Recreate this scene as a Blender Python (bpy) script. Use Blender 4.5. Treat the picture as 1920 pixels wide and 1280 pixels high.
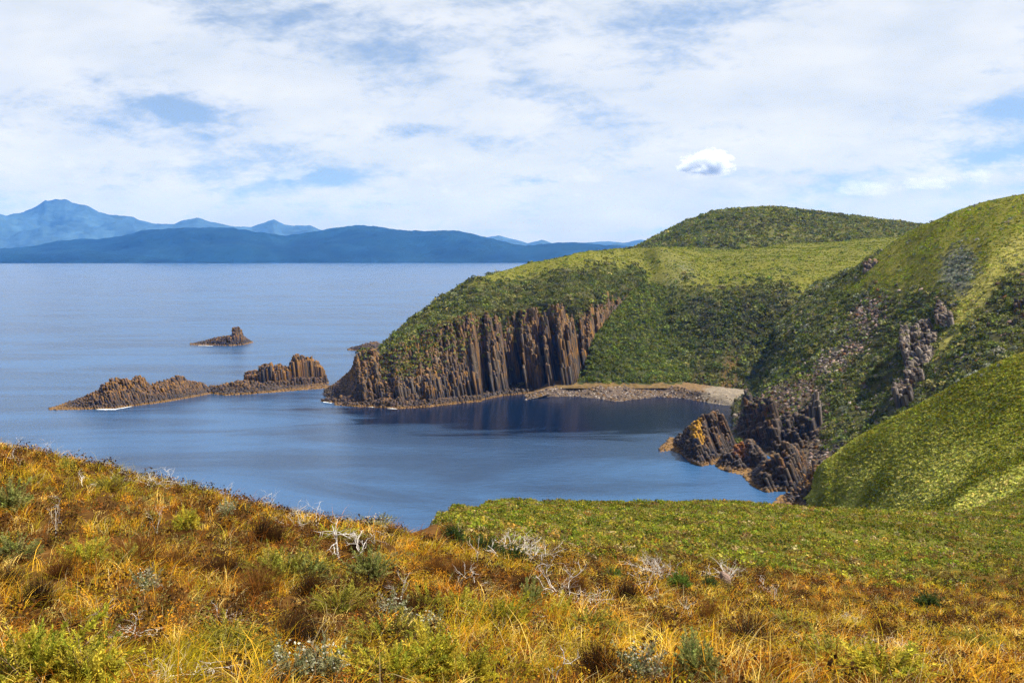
import bpy, math, random
import numpy as np
from mathutils import Vector

# ------------------------------------------------------------------ camera, sky, sun, exposure
for o in list(bpy.data.objects):
    bpy.data.objects.remove(o)
scene = bpy.context.scene
COL = scene.collection
R = math.radians

HC = 80.0                       # eye height above the sea
F = 1900.0                      # focal length in photo pixels (1920 wide)
HORIZON = 471.0
PITCH = math.atan((640 - HORIZON) / F)

cam_data = bpy.data.cameras.new("camera")
cam = bpy.data.objects.new("camera", cam_data)
COL.objects.link(cam)
cam.location = (0, 0, HC)
cam.rotation_euler = (math.pi / 2 - PITCH, 0, 0)
cam_data.sensor_width = 36.0
cam_data.lens = F / 1920 * 36.0
cam_data.clip_start = 0.1
cam_data.clip_end = 60000
scene.camera = cam

SUN_AZ = math.atan2(0.98, -0.12)          # clockwise from +Y
SUN_EL = R(58)
to_sun = Vector((math.sin(SUN_AZ) * math.cos(SUN_EL), math.cos(SUN_AZ) * math.cos(SUN_EL), math.sin(SUN_EL)))
sun_data = bpy.data.lights.new("sun", 'SUN')
sun_data.energy = 4.8
sun_data.angle = R(0.53)
sun_data.color = (1.0, 0.94, 0.84)
sun = bpy.data.objects.new("sun", sun_data)
sun.rotation_euler = (-to_sun).to_track_quat('-Z', 'Y').to_euler()
sun.location = (0, 0, 300)
COL.objects.link(sun)

vs = scene.view_settings
vs.view_transform = 'Standard'
vs.look = 'None'
vs.gamma = 1.0
vs.exposure = 1.25
vs.use_curve_mapping = False
scene.cycles.max_bounces = 12
scene.cycles.diffuse_bounces = 3
scene.cycles.glossy_bounces = 3
scene.cycles.transmission_bounces = 3
scene.cycles.volume_bounces = 6
scene.cycles.caustics_reflective = False
scene.cycles.caustics_refractive = False
scene.cycles.use_denoising = True
scene.cycles.denoiser = 'OPENIMAGEDENOISE'
scene.cycles.denoising_input_passes = 'RGB_ALBEDO_NORMAL'
scene.cycles.denoising_prefilter = 'NONE'
scene.cycles.use_adaptive_sampling = False
scene.cycles.adaptive_threshold = 0.01


class G:
    """small node-graph helper"""
    def __init__(self, tree):
        self.t = tree
        self.n = tree.nodes
        self.l = tree.links

    def node(self, kind, **kw):
        nd = self.n.new(kind)
        for k, v in kw.items():
            setattr(nd, k, v)
        return nd

    def link(self, a, b):
        self.l.new(a, b)

    def put(self, sock, v):
        if isinstance(v, bpy.types.NodeSocket):
            self.l.new(v, sock)
        else:
            sock.default_value = v

    def m(self, op, a, b=0.0, c=0.0, clamp=False):
        nd = self.node('ShaderNodeMath', operation=op)
        nd.use_clamp = clamp
        for i, v in enumerate((a, b, c)):
            self.put(nd.inputs[i], v)
        return nd.outputs[0]

    def vm(self, op, a, b=(0, 0, 0)):
        nd = self.node('ShaderNodeVectorMath', operation=op)
        self.put(nd.inputs[0], a)
        self.put(nd.inputs[1], b)
        return nd.outputs[0]

    def sstep(self, x, lo, hi):
        nd = self.node('ShaderNodeMapRange', interpolation_type='SMOOTHSTEP')
        self.put(nd.inputs['Value'], x)
        nd.inputs['From Min'].default_value = lo
        nd.inputs['From Max'].default_value = hi
        return nd.outputs[0]

    def lin(self, x, lo, hi, a=0.0, b=1.0):
        nd = self.node('ShaderNodeMapRange')
        self.put(nd.inputs['Value'], x)
        nd.inputs['From Min'].default_value = lo
        nd.inputs['From Max'].default_value = hi
        nd.inputs['To Min'].default_value = a
        nd.inputs['To Max'].default_value = b
        return nd.outputs[0]

    def noise(self, vec, scale, detail=4.0, rough=0.55, distort=0.0, dims='3D'):
        nd = self.node('ShaderNodeTexNoise', noise_dimensions=dims)
        self.put(nd.inputs['Vector'], vec)
        nd.inputs['Scale'].default_value = scale
        nd.inputs['Detail'].default_value = detail
        nd.inputs['Roughness'].default_value = rough
        nd.inputs['Distortion'].default_value = distort
        return nd.outputs[0]

    def mix(self, fac, a, b, blend='MIX'):
        nd = self.node('ShaderNodeMix', data_type='RGBA', blend_type=blend)
        self.put(nd.inputs[0], fac)
        self.put(nd.inputs[6], a if isinstance(a, bpy.types.NodeSocket) else (*a, 1.0))
        self.put(nd.inputs[7], b if isinstance(b, bpy.types.NodeSocket) else (*b, 1.0))
        return nd.outputs[2]

    def xyz(self, x, y, z):
        nd = self.node('ShaderNodeCombineXYZ')
        for i, v in enumerate((x, y, z)):
            self.put(nd.inputs[i], v)
        return nd.outputs[0]

    def sep(self, v):
        nd = self.node('ShaderNodeSeparateXYZ')
        self.link(v, nd.inputs[0])
        return nd.outputs


def build_world():
    w = bpy.data.worlds.new("World")
    scene.world = w
    w.use_nodes = True
    g = G(w.node_tree)
    g.n.clear()
    out = g.node('ShaderNodeOutputWorld')
    bg = g.node('ShaderNodeBackground')
    bg.inputs['Strength'].default_value = 0.0605
    g.link(bg.outputs[0], out.inputs[0])
    d = g.node('ShaderNodeTexCoord').outputs['Generated']
    x, y, z = g.sep(d)
    zc = g.m('MAXIMUM', z, 0.0)
    # clear sky behind the clouds, read a little above the horizon where it is bluer
    sky = g.node('ShaderNodeTexSky', sky_type='NISHITA')
    sky.sun_disc = False
    sky.sun_elevation = SUN_EL
    sky.sun_rotation = SUN_AZ
    sky.air_density = 1.0
    sky.dust_density = 0.3
    sky.ozone_density = 3.0
    g.link(g.vm('NORMALIZE', g.xyz(x, y, g.m('ADD', g.m('MULTIPLY', zc, 1.5), 0.22))), sky.inputs['Vector'])
    blue = g.mix(1.0, g.mix(1.0, sky.outputs[0], (0.85, 1.0, 1.12), 'MULTIPLY'), (1.35, 1.35, 0.9), 'ADD')
    # cloud layer: directions projected on a high sheet
    k = g.m('DIVIDE', 1.0, g.m('ADD', zc, 0.10))
    sx = g.m('MULTIPLY', x, k)
    sy = g.m('MULTIPLY', y, k)
    sheet = g.xyz(sx, g.m('MULTIPLY', sy, 1.0), 0.0)
    ybig = g.m('MAXIMUM', y, 0.08)
    U = g.m('DIVIDE', x, ybig)                   # tangent of the bearing
    V = g.m('DIVIDE', z, ybig)                   # tangent of the elevation
    n1 = g.noise(g.vm('ADD', sheet, (3.1, 1.7, 0.4)), 0.85, 6, 0.6, 0.5)
    uv = g.xyz(g.m('ADD', U, g.m('MULTIPLY', V, -0.5)), g.m('MULTIPLY', V, 2.7), 0.35)
    n2 = g.noise(uv, 5.5, 8, 0.62, 0.3)
    n3 = g.noise(uv, 22.0, 6, 0.65, 0.4)
    n4 = g.noise(g.xyz(g.m('ADD', U, g.m('MULTIPLY', V, 0.6)), g.m('MULTIPLY', V, 2.0), 0.0), 60.0, 5, 0.65, 0.3)
    cover = g.m('ADD', g.m('MULTIPLY', n1, 0.70), g.m('ADD', g.m('MULTIPLY', n2, 1.0), g.m('MULTIPLY_ADD', g.m('SUBTRACT', n3, 0.25), 0.62, g.m('MULTIPLY', g.m('SUBTRACT', n4, 0.5), 0.3))))
    # shift by where this day's gaps and thick banks stand in the sky (px, py, rx, ry, tilt, amount)
    spots = [(345, 212, 95, 20, .12, -.42), (300, 195, 60, 10, .1, -.12), (610, 335, 95, 22, -.02, -.24), (715, 100, 110, 60, .1, -.20), (590, 50, 90, 40, .0, -.12),
             (1235, 45, 130, 42, -.1, -.36), (1000, 70, 60, 22, 0, -.14), (1050, 200, 130, 45, .15, -.20), (1890, 205, 70, 28, -.1, -.5),
             (1880, 290, 100, 18, -.15, -.42), (1185, 168, 60, 14, 0, -.14), (1360, 215, 60, 25, 0, -.08), (650, 265, 60, 14, .1, -.1),
             (400, 262, 30, 8, .2, -.18), (180, 150, 40, 12, .2, -.12), (690, 350, 50, 12, .2, -.14),
             (300, 10, 120, 22, 0, -.16), (850, 10, 80, 30, 0, -.1),
             (130, 80, 220, 70, 0, .22), (480, 150, 130, 60, 0, .14), (1600, 120, 230, 90, -.2, .25), (900, 140, 70, 50, 0, .08),
             (1080, 115, 110, 28, 0, .15), (1500, 260, 300, 60, 0, .12), (250, 290, 260, 40, 0, .10), (900, 420, 900, 50, 0, .10)]
    acc = cover
    for px, py, rx, ry, tilt, amt in spots:
        uu = g.m('MULTIPLY', g.m('SUBTRACT', U, (px - 960) / F), F / rx)
        vv = g.m('MULTIPLY', g.m('ADD', g.m('SUBTRACT', V, (HORIZON - py) / F), g.m('MULTIPLY', g.m('SUBTRACT', U, (px - 960) / F), tilt)), F / ry)
        r2 = g.m('ADD', g.m('MULTIPLY', uu, uu), g.m('MULTIPLY', vv, vv))
        e = g.m('EXPONENT', g.m('MULTIPLY', r2, -1.0))
        acc = g.m('MULTIPLY_ADD', e, amt, acc)
    mask = g.sstep(acc, 0.63, 1.08)
    # soft relief in the cloud sheet
    lit = g.lin(g.noise(uv, 9.0, 6, 0.55), 0.3, 0.7, 0.0, 1.0)
    lowm = g.sstep(V, 0.0, 0.10)
    c_low = g.mix(lit, (3.9, 4.3, 4.9), (4.9, 5.2, 5.6))
    c_high = g.mix(lit, (4.9, 5.4, 6.05), (6.2, 6.42, 6.75))
    cloud = g.mix(lowm, c_low, c_high)
    # a broken row of tiny far cumulus low over the hills
    nb = g.noise(g.xyz(U, g.m('MULTIPLY', V, 2.2), 0.0), 20.0, 5, 0.6)
    band = g.m('MULTIPLY', g.sstep(V, 0.045, 0.062), g.m('SUBTRACT', 1.0, g.sstep(V, 0.085, 0.105)))
    cum = g.m('MULTIPLY', g.sstep(nb, 0.54, 0.66), g.m('MULTIPLY', band, 0.4))
    colr = g.mix(g.m('MULTIPLY', mask, 0.96), blue, cloud)
    colr = g.mix(cum, colr, (6.3, 6.5, 6.8))
    g.link(colr, bg.inputs['Color'])


build_world()

# ------------------------------------------------------------------ numeric helpers
CP, SP = math.cos(PITCH), math.sin(PITCH)


def P(px, py, d):
    """the point at forward distance d on the sight line of a place measured in the photograph"""
    cx, cz = (np.asarray(px, float) - 960) / F, -(np.asarray(py, float) - 640) / F
    dy = CP + cz * SP
    dz = -SP + cz * CP
    s = np.asarray(d, float) / dy
    return np.stack([cx * s, dy * s, HC + dz * s], -1)


def sea_d(px, py, z=0.0):
    cz = -(np.asarray(py, float) - 640) / F
    return (z - HC) / ((-SP + cz * CP) / (CP + cz * SP))


def proj(p):
    x, y, z = p[..., 0], p[..., 1], p[..., 2] - HC
    dep = y * CP - z * SP
    up = y * SP + z * CP
    dep = np.maximum(dep, 1e-3)
    return 960 + F * x / dep, 640 - F * up / dep


def _hash(ix, iy, iz, seed):
    h = (ix.astype(np.int64) * 374761393 + iy.astype(np.int64) * 668265263 + iz.astype(np.int64) * 2147483647 + seed * 1274126177) & 0xFFFFFFFF
    h = ((h ^ (h >> 13)) * 1274126177) & 0xFFFFFFFF
    h = ((h ^ (h >> 16)) * 2246822519) & 0xFFFFFFFF
    return ((h ^ (h >> 15)) & 0xFFFFFF) / float(0xFFFFFF)


def vnoise(p, seed=0):
    p = np.asarray(p, float)
    i = np.floor(p)
    f = p - i
    f = f * f * (3 - 2 * f)
    i = i.astype(np.int64)
    out = 0
    for a in (0, 1):
        for b in (0, 1):
            for c in (0, 1):
                w = (f[..., 0] if a else 1 - f[..., 0]) * (f[..., 1] if b else 1 - f[..., 1]) * (f[..., 2] if c else 1 - f[..., 2])
                out = out + w * _hash(i[..., 0] + a, i[..., 1] + b, i[..., 2] + c, seed)
    return out * 2 - 1


def fbm(p, octs=4, seed=0, gain=0.5):
    p = np.asarray(p, float)
    s, a = 0, 1.0
    for k in range(octs):
        s = s + a * vnoise(p * 2 ** k + 17.3 * k, seed + k)
        a *= gain
    return s


def pchip(x, y, xi):
    """monotone cubic through y (n, ...) at x (n), read at xi (m)"""
    x = np.asarray(x, float)
    y = np.asarray(y, float)
    h = np.diff(x)
    sh = (-1,) + (1,) * (y.ndim - 1)
    dl = np.diff(y, axis=0) / h.reshape(sh)
    m = np.zeros_like(y)
    m[0], m[-1] = dl[0], dl[-1]
    if len(x) > 2:
        w1 = (2 * h[1:] + h[:-1]).reshape(sh)
        w2 = (h[1:] + 2 * h[:-1]).reshape(sh)
        a, b = dl[:-1], dl[1:]
        ok = a * b > 0
        den = w1 / np.where(ok, a, 1) + w2 / np.where(ok, b, 1)
        m[1:-1] = np.where(ok, (w1 + w2) / np.where(ok, den, 1), 0)
    k = np.clip(np.searchsorted(x, xi, side='right') - 1, 0, len(x) - 2)
    t = ((xi - x[k]) / h[k]).reshape(sh)
    hk = h[k].reshape(sh)
    return (2 * t**3 - 3 * t**2 + 1) * y[k] + (t**3 - 2 * t**2 + t) * hk * m[k] + (-2 * t**3 + 3 * t**2) * y[k + 1] + (t**3 - t**2) * hk * m[k + 1]


def interp(x, pts):
    pts = sorted(pts)
    return np.interp(x, [p[0] for p in pts], [p[1] for p in pts])


def in_poly(px, py, poly):
    res = np.zeros(px.shape, bool)
    n = len(poly)
    for i in range(n):
        x0, y0 = poly[i]
        x1, y1 = poly[(i + 1) % n]
        if y0 == y1:
            continue
        c = ((y0 > py) != (y1 > py)) & (px < (x1 - x0) * (py - y0) / (y1 - y0) + x0)
        res ^= c
    return res


# ------------------------------------------------------------------ mesh helpers
def mesh_obj(name, verts, faces, mat=None, cols=None, parent=None, smooth=False):
    """faces: (n,4) or (n,3) int array, or a list of such arrays"""
    if not isinstance(faces, list):
        faces = [faces]
    faces = [np.asarray(f, np.int32) for f in faces if len(f)]
    me = bpy.data.meshes.new(name)
    verts = np.asarray(verts, np.float32)
    me.vertices.add(len(verts))
    me.vertices.foreach_set("co", verts.ravel())
    loops = np.concatenate([f.ravel() for f in faces])
    sizes = np.concatenate([np.full(len(f), f.shape[1], np.int32) for f in faces])
    starts = np.concatenate([[0], np.cumsum(sizes)[:-1]]).astype(np.int32)
    me.loops.add(len(loops))
    me.loops.foreach_set("vertex_index", loops)
    me.polygons.add(len(sizes))
    me.polygons.foreach_set("loop_start", starts)
    if smooth:
        me.polygons.foreach_set("use_smooth", np.ones(len(sizes), bool))
    me.update(calc_edges=True)
    if cols is not None:
        ca = me.color_attributes.new("col", 'FLOAT_COLOR', 'POINT')
        c4 = np.ones((len(verts), 4), np.float32)
        c4[:, :3] = cols
        ca.data.foreach_set("color", c4.ravel())
    if mat is not None:
        me.materials.append(mat)
    ob = bpy.data.objects.new(name, me)
    COL.objects.link(ob)
    if parent is not None:
        ob.parent = parent
    return ob


def tag(o, label=None, cat=None, group=None, kind=None):
    if label:
        o["label"] = label
    if cat:
        o["category"] = cat
    if group:
        o["group"] = group
    if kind:
        o["kind"] = kind
    return o


def grid_faces(nu, nv):
    i = np.arange(nu - 1)[:, None]
    j = np.arange(nv - 1)[None, :]
    a = i * nv + j
    return np.stack([a, a + nv, a + nv + 1, a + 1], -1).reshape(-1, 4)


class Loft:
    """a sheet of land through rows of points: cols = image columns, rows[c] = [(py, d) or ('z', d, z)]"""
    def __init__(self, cols, rows, nu, nv, disp=None, vpow=None):
        pts = []
        for px, rw in zip(cols, rows):
            line = []
            for e in rw:
                if e[0] == 'z':
                    q = P(px, 640, e[1])
                    q[2] = e[2]
                    q[0] = (px - 960) / F * e[1] * 1.0
                    line.append(q)
                else:
                    line.append(P(px, e[0], e[1]))
            pts.append(line)
        pts = np.array(pts)                              # C,R,3
        C_, R_ = pts.shape[:2]
        ui = np.linspace(cols[0], cols[-1], nu)
        vi = np.linspace(0, R_ - 1, nv) if vpow is None else vpow
        nv = len(vi)
        a = pchip(np.arange(R_), np.swapaxes(pts, 0, 1), vi)         # nv,C,3
        a = np.swapaxes(a, 0, 1)
        b = pchip(np.asarray(cols, float), a, ui)                   # nu,nv,3
        self.p = b
        self.nu, self.nv = nu, nv
        if disp is not None:
            self.p = disp(self.p)
        self.vi = vi
        self.px, self.py = proj(self.p)
        self.col = np.zeros_like(self.p)

    def build(self, name, mat):
        return mesh_obj(name, self.p.reshape(-1, 3), grid_faces(self.nu, self.nv), mat, self.col.reshape(-1, 3), smooth=True)

    def scatter(self, dens, rng, margin=160, maxn=None):
        """dens: (nu,nv) per m2 -> points, nearest grid index"""
        p = self.p
        e1 = p[1:, :-1] - p[:-1, :-1]
        e2 = p[:-1, 1:] - p[:-1, :-1]
        nrm = np.cross(e1, e2)
        area = np.linalg.norm(nrm, axis=-1)
        n = nrm / np.maximum(area, 1e-9)[..., None]
        n = np.where(n[..., 2:3] < 0, -n, n)
        view = p[:-1, :-1] - np.array([0, 0, HC])
        facing = -(n * view).sum(-1) / np.linalg.norm(view, axis=-1)
        ok = (self.px[:-1, :-1] > -margin) & (self.px[:-1, :-1] < 1920 + margin) & (self.py[:-1, :-1] < 1400) & (facing > -0.12) & (p[:-1, :-1, 1] > 2)
        lam = area * dens[:-1, :-1] * ok
        cnt = rng.poisson(lam)
        if maxn and cnt.sum() > maxn:
            cnt = rng.poisson(lam * maxn / cnt.sum())
        ii, jj = np.nonzero(cnt)
        rep = cnt[ii, jj]
        ii, jj = np.repeat(ii, rep), np.repeat(jj, rep)
        s, t = rng.random(len(ii))[:, None], rng.random(len(ii))[:, None]
        q = (p[ii, jj] * (1 - s) + p[ii + 1, jj] * s) * (1 - t) + (p[ii, jj + 1] * (1 - s) + p[ii + 1, jj + 1] * s) * t
        return q, ii, jj


def clumps(pts, rad, hr, cols, nleaf, leaf, rng, up_bias=0.6, squash=None, colvar=0.18):
    """leafy cushions: nleaf quads spread over the upper half of an ellipsoid at each point"""
    N = len(pts)
    dirs = rng.normal(size=(N, nleaf, 3))
    dirs[..., 2] = np.abs(dirs[..., 2]) * 1.0 - 0.15
    dirs /= np.linalg.norm(dirs, axis=-1, keepdims=True)
    rr = rad[:, None] * (0.62 + 0.45 * rng.random((N, nleaf)))
    c = dirs * rr[..., None]
    c[..., 2] *= np.broadcast_to(np.asarray(hr), (N,))[:, None]
    c = c + pts[:, None, :]
    nrm = dirs + rng.normal(size=dirs.shape) * 0.75
    nrm[..., 2] += up_bias * 0.5
    nrm /= np.linalg.norm(nrm, axis=-1, keepdims=True)
    tmp = rng.normal(size=dirs.shape)
    t1 = np.cross(nrm, tmp)
    t1 /= np.linalg.norm(t1, axis=-1, keepdims=True) + 1e-9
    t2 = np.cross(nrm, t1)
    ls = (rad[:, None] * leaf * (0.6 + 0.8 * rng.random((N, nleaf))))[..., None]
    asp = 0.55 + 0.45 * rng.random((N, nleaf))[..., None]
    quad = np.stack([c - t1 * ls, c - t2 * ls * asp, c + t1 * ls, c + t2 * ls * asp], 2)   # N,L,4,3 (a lozenge leaf spray)
    cc = cols[:, None, :] * (1 + colvar * rng.normal(size=(N, nleaf, 1)))
    cc = np.repeat(np.clip(cc, 0.004, 1)[:, :, None, :], 4, 2)
    return quad.reshape(-1, 3), cc.reshape(-1, 3)


def quads_obj(name, vlist, clist, mat, parent=None):
    v = np.concatenate(vlist)
    c = np.concatenate(clist)
    return mesh_obj(name, v, np.arange(len(v)).reshape(-1, 4), mat, c, parent)


def blades(root, h, lean, width, cols, rng, tipcol=1.25, seg=3, curve=1.0):
    """grass blades / stems: root (N,3), h (N), lean (N,2) horizontal travel of the tip, width (N)"""
    N = len(root)
    ang = rng.random(N) * np.pi
    wx, wy = np.cos(ang), np.sin(ang)
    rows = []
    cr = []
    for k in range(seg + 1):
        t = k / seg
        off = t ** (1 + curve)
        c = root.copy()
        c[:, 0] += lean[:, 0] * off
        c[:, 1] += lean[:, 1] * off
        L = np.hypot(lean[:, 0], lean[:, 1])
        c[:, 2] += np.maximum(h * t - 0.35 * L * off * (t if curve else 0), 0.0)
        w = width * (1 - 0.85 * t ** 1.5) * 0.5
        a = c.copy(); b = c.copy()
        a[:, 0] -= wx * w; a[:, 1] -= wy * w
        b[:, 0] += wx * w; b[:, 1] += wy * w
        rows.append(np.stack([a, b], 1))
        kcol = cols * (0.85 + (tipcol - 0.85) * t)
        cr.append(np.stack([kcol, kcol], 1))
    V = np.stack(rows, 1)                         # N,seg+1,2,3
    Cc = np.stack(cr, 1)
    base = (np.arange(N) * (seg + 1) * 2)[:, None]
    k = np.arange(seg)[None, :] * 2
    f = np.stack([base + k, base + k + 1, base + k + 3, base + k + 2], -1).reshape(-1, 4)
    return V.reshape(-1, 3), f, Cc.reshape(-1, 3)


def join_parts(parts):
    vs_, fs_, cs_ = [], [], []
    n = 0
    for v, f, c in parts:
        vs_.append(v); fs_.append(np.asarray(f) + n); cs_.append(c)
        n += len(v)
    return np.concatenate(vs_), np.concatenate(fs_), np.concatenate(cs_)


# ------------------------------------------------------------------ materials
def new_mat(name):
    m = bpy.data.materials.new(name)
    m.use_nodes = True
    g = G(m.node_tree)
    g.n.clear()
    out = g.node('ShaderNodeOutputMaterial')
    return m, g, out


def leaf_material(name, transl=0.3, nscale=0.8, namp=0.35):
    m, g, out = new_mat(name)
    col = g.node('ShaderNodeAttribute', attribute_name="col").outputs['Color']
    geo = g.node('ShaderNodeNewGeometry')
    n = g.noise(geo.outputs['Position'], nscale, 4, 0.6)
    k = g.lin(n, 0.3, 0.7, 0.84 * (1 - namp), 0.84 * (1 + namp))
    c = g.mix(1.0, col, g.xyz(k, k, g.m('MULTIPLY', k, 0.9)), 'MULTIPLY')
    bs = g.node('ShaderNodeBsdfPrincipled')
    g.link(c, bs.inputs['Base Color'])
    bs.inputs['Roughness'].default_value = 0.7
    bs.inputs['Specular IOR Level'].default_value = 0.05
    tr = g.node('ShaderNodeBsdfTranslucent')
    g.link(c, tr.inputs['Color'])
    mx = g.node('ShaderNodeMixShader')
    mx.inputs[0].default_value = transl
    g.link(bs.outputs[0], mx.inputs[1])
    g.link(tr.outputs[0], mx.inputs[2])
    g.link(mx.outputs[0], out.inputs[0])
    return m


def ground_material(name, nscale=0.5, namp=0.4, bump=0.0, bscale=2.0):
    m, g, out = new_mat(name)
    col = g.node('ShaderNodeAttribute', attribute_name="col").outputs['Color']
    pos = g.node('ShaderNodeNewGeometry').outputs['Position']
    n = g.noise(pos, nscale, 8, 0.65)
    k = g.lin(n, 0.3, 0.7, 0.84 * (1 - namp), 0.84 * (1 + namp))
    c = g.mix(1.0, col, g.xyz(k, k, k), 'MULTIPLY')
    bs = g.node('ShaderNodeBsdfPrincipled')
    g.link(c, bs.inputs['Base Color'])
    bs.inputs['Roughness'].default_value = 0.9
    bs.inputs['Specular IOR Level'].default_value = 0.05
    if bump:
        b = g.node('ShaderNodeBump')
        b.inputs['Strength'].default_value = 1.0
        b.inputs['Distance'].default_value = bump
        g.link(g.noise(pos, bscale, 6, 0.7), b.inputs['Height'])
        g.link(b.outputs[0], bs.inputs['Normal'])
    g.link(bs.outputs[0], out.inputs[0])
    return m


def rock_material(name, lichen=0.75, pale=0.5, wet=1.0):
    m, g, out = new_mat(name)
    col = g.node('ShaderNodeAttribute', attribute_name="col").outputs['Color']
    geo = g.node('ShaderNodeNewGeometry')
    pos = geo.outputs['Position']
    stretched = g.vm('MULTIPLY', pos, (1.0, 1.0, 0.12))
    n1 = g.noise(stretched, 0.9, 6, 0.65)
    n2 = g.noise(pos, 2.2, 6, 0.7)
    k = g.lin(g.m('ADD', g.m('MULTIPLY', n1, 0.6), g.m('MULTIPLY', n2, 0.4)), 0.3, 0.7, 0.08, 1.05)
    c = g.mix(1.0, col, g.xyz(k, k, k), 'MULTIPLY')
    # weathering: pale grey streaks, orange lichen growing on the tops and edges
    nl = g.noise(stretched, 0.5, 6, 0.7, 0.4)
    nz = g.sep(geo.outputs['Normal'])[2]
    lich = g.m('ADD', g.sstep(nl, 0.50, 0.66), g.m('MULTIPLY', g.sstep(nz, 0.2, 0.9), 0.35), clamp=True)
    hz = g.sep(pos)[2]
    up = g.sstep(g.m('ADD', hz, g.m('MULTIPLY', n2, 2.0)), 1.2, 6.0)
    c = g.mix(g.m('MULTIPLY', g.m('MULTIPLY', lich, up), lichen), c, g.mix(n2, (0.10, 0.038, 0.006), (0.30, 0.145, 0.014)))
    npale = g.sstep(g.noise(stretched, 1.7, 4, 0.6), 0.60, 0.72)
    c = g.mix(g.m('MULTIPLY', npale, pale), c, (0.27, 0.225, 0.21))
    # kelp and weed at the tide line, over rock darkened towards the foot
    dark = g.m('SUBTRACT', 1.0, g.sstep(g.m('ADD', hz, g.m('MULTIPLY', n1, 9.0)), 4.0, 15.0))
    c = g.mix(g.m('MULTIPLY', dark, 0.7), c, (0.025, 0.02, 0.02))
    kelp = g.m('SUBTRACT', 1.0, g.sstep(g.m('ADD', hz, g.m('MULTIPLY', n2, 1.6)), 1.0, 2.2))
    c = g.mix(g.m('MULTIPLY', kelp, 0.8), c, g.mix(n2, (0.10, 0.05, 0.012), (0.24, 0.13, 0.03)))
    bs = g.node('ShaderNodeBsdfPrincipled')
    g.link(c, bs.inputs['Base Color'])
    bs.inputs['Roughness'].default_value = 0.75
    bs.inputs['Specular IOR Level'].default_value = 0.25
    b = g.node('ShaderNodeBump')
    b.inputs['Strength'].default_value = 0.9
    b.inputs['Distance'].default_value = 0.35
    g.link(g.noise(pos, 1.5, 6, 0.7), b.inputs['Height'])
    g.link(b.outputs[0], bs.inputs['Normal'])
    g.link(bs.outputs[0], out.inputs[0])
    return m


def plain_material(name, c1, c2, scale=8.0, rough=0.8):
    m, g, out = new_mat(name)
    pos = g.node('ShaderNodeTexCoord').outputs['Object']
    n = g.noise(pos, scale, 6, 0.65)
    bs = g.node('ShaderNodeBsdfPrincipled')
    g.link(g.mix(g.lin(n, 0.3, 0.7), c1, c2), bs.inputs['Base Color'])
    bs.inputs['Roughness'].default_value = rough
    bs.inputs['Specular IOR Level'].default_value = 0.2
    g.link(bs.outputs[0], out.inputs[0])
    return m


def water_material():
    m, g, out = new_mat("sea_water")
    pos = g.node('ShaderNodeNewGeometry').outputs['Position']
    bs = g.node('ShaderNodeBsdfPrincipled')
    # wind lanes: rougher and smoother water
    # wind lanes, and calm water under the cliff, its dark reflection put into colour
    lanes = g.noise(g.vm('MULTIPLY', pos, (0.30, 1.0, 1.0)), 0.013, 7, 0.66, 1.4)
    lane = g.sstep(lanes, 0.38, 0.62)
    x, y, z = g.sep(pos)
    ex = g.m('DIVIDE', g.m('SUBTRACT', x, 38.0), 120.0)
    ey = g.m('DIVIDE', g.m('SUBTRACT', y, 525.0), 86.0)
    rr = g.m('ADD', g.m('MULTIPLY', ex, ex), g.m('MULTIPLY', ey, ey))
    gust = g.noise(g.vm('MULTIPLY', pos, (0.22, 1.0, 1.0)), 0.05, 5, 0.6, 1.2)
    lee_dark = g.m('SUBTRACT', 1.0, g.sstep(g.m('ADD', rr, g.m('MULTIPLY', g.m('SUBTRACT', gust, 0.5), 3.0)), 0.85, 1.55))
    wind = g.m('MULTIPLY', g.m('SUBTRACT', 1.0, g.m('MULTIPLY', lee_dark, 0.97)), g.lin(lane, 0, 1, 0.40, 1.0))
    g.link(g.mix(wind, (0.002, 0.006, 0.018), (0.023, 0.068, 0.155)), bs.inputs['Base Color'])  # near-black end stands for the cliff's dark reflection in the cove
    bs.inputs['IOR'].default_value = 1.333
    g.link(g.lin(wind, 0, 1, 0.07, 0.43), bs.inputs['Specular IOR Level'])
    g.link(g.mix(wind, (0.03, 0.065, 0.16), (0.70, 0.85, 0.97)), bs.inputs['Specular Tint'])
    g.link(g.lin(wind, 0, 1, 0.11, 0.26), bs.inputs['Roughness'])
    waves = g.m('ADD', g.m('MULTIPLY', g.noise(g.vm('MULTIPLY', pos, (1.0, 1.5, 1.0)), 0.22, 5, 0.65), 1.0),
                g.m('MULTIPLY', g.noise(pos, 1.3, 4, 0.6), 0.22))
    b = g.node('ShaderNodeBump')
    b.inputs['Distance'].default_value = 1.0
    g.link(g.lin(wind, 0, 1, 0.12, 0.55), b.inputs['Strength'])
    g.link(waves, b.inputs['Height'])
    g.link(b.outputs[0], bs.inputs['Normal'])
    g.link(bs.outputs[0], out.inputs[0])
    return m


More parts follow.
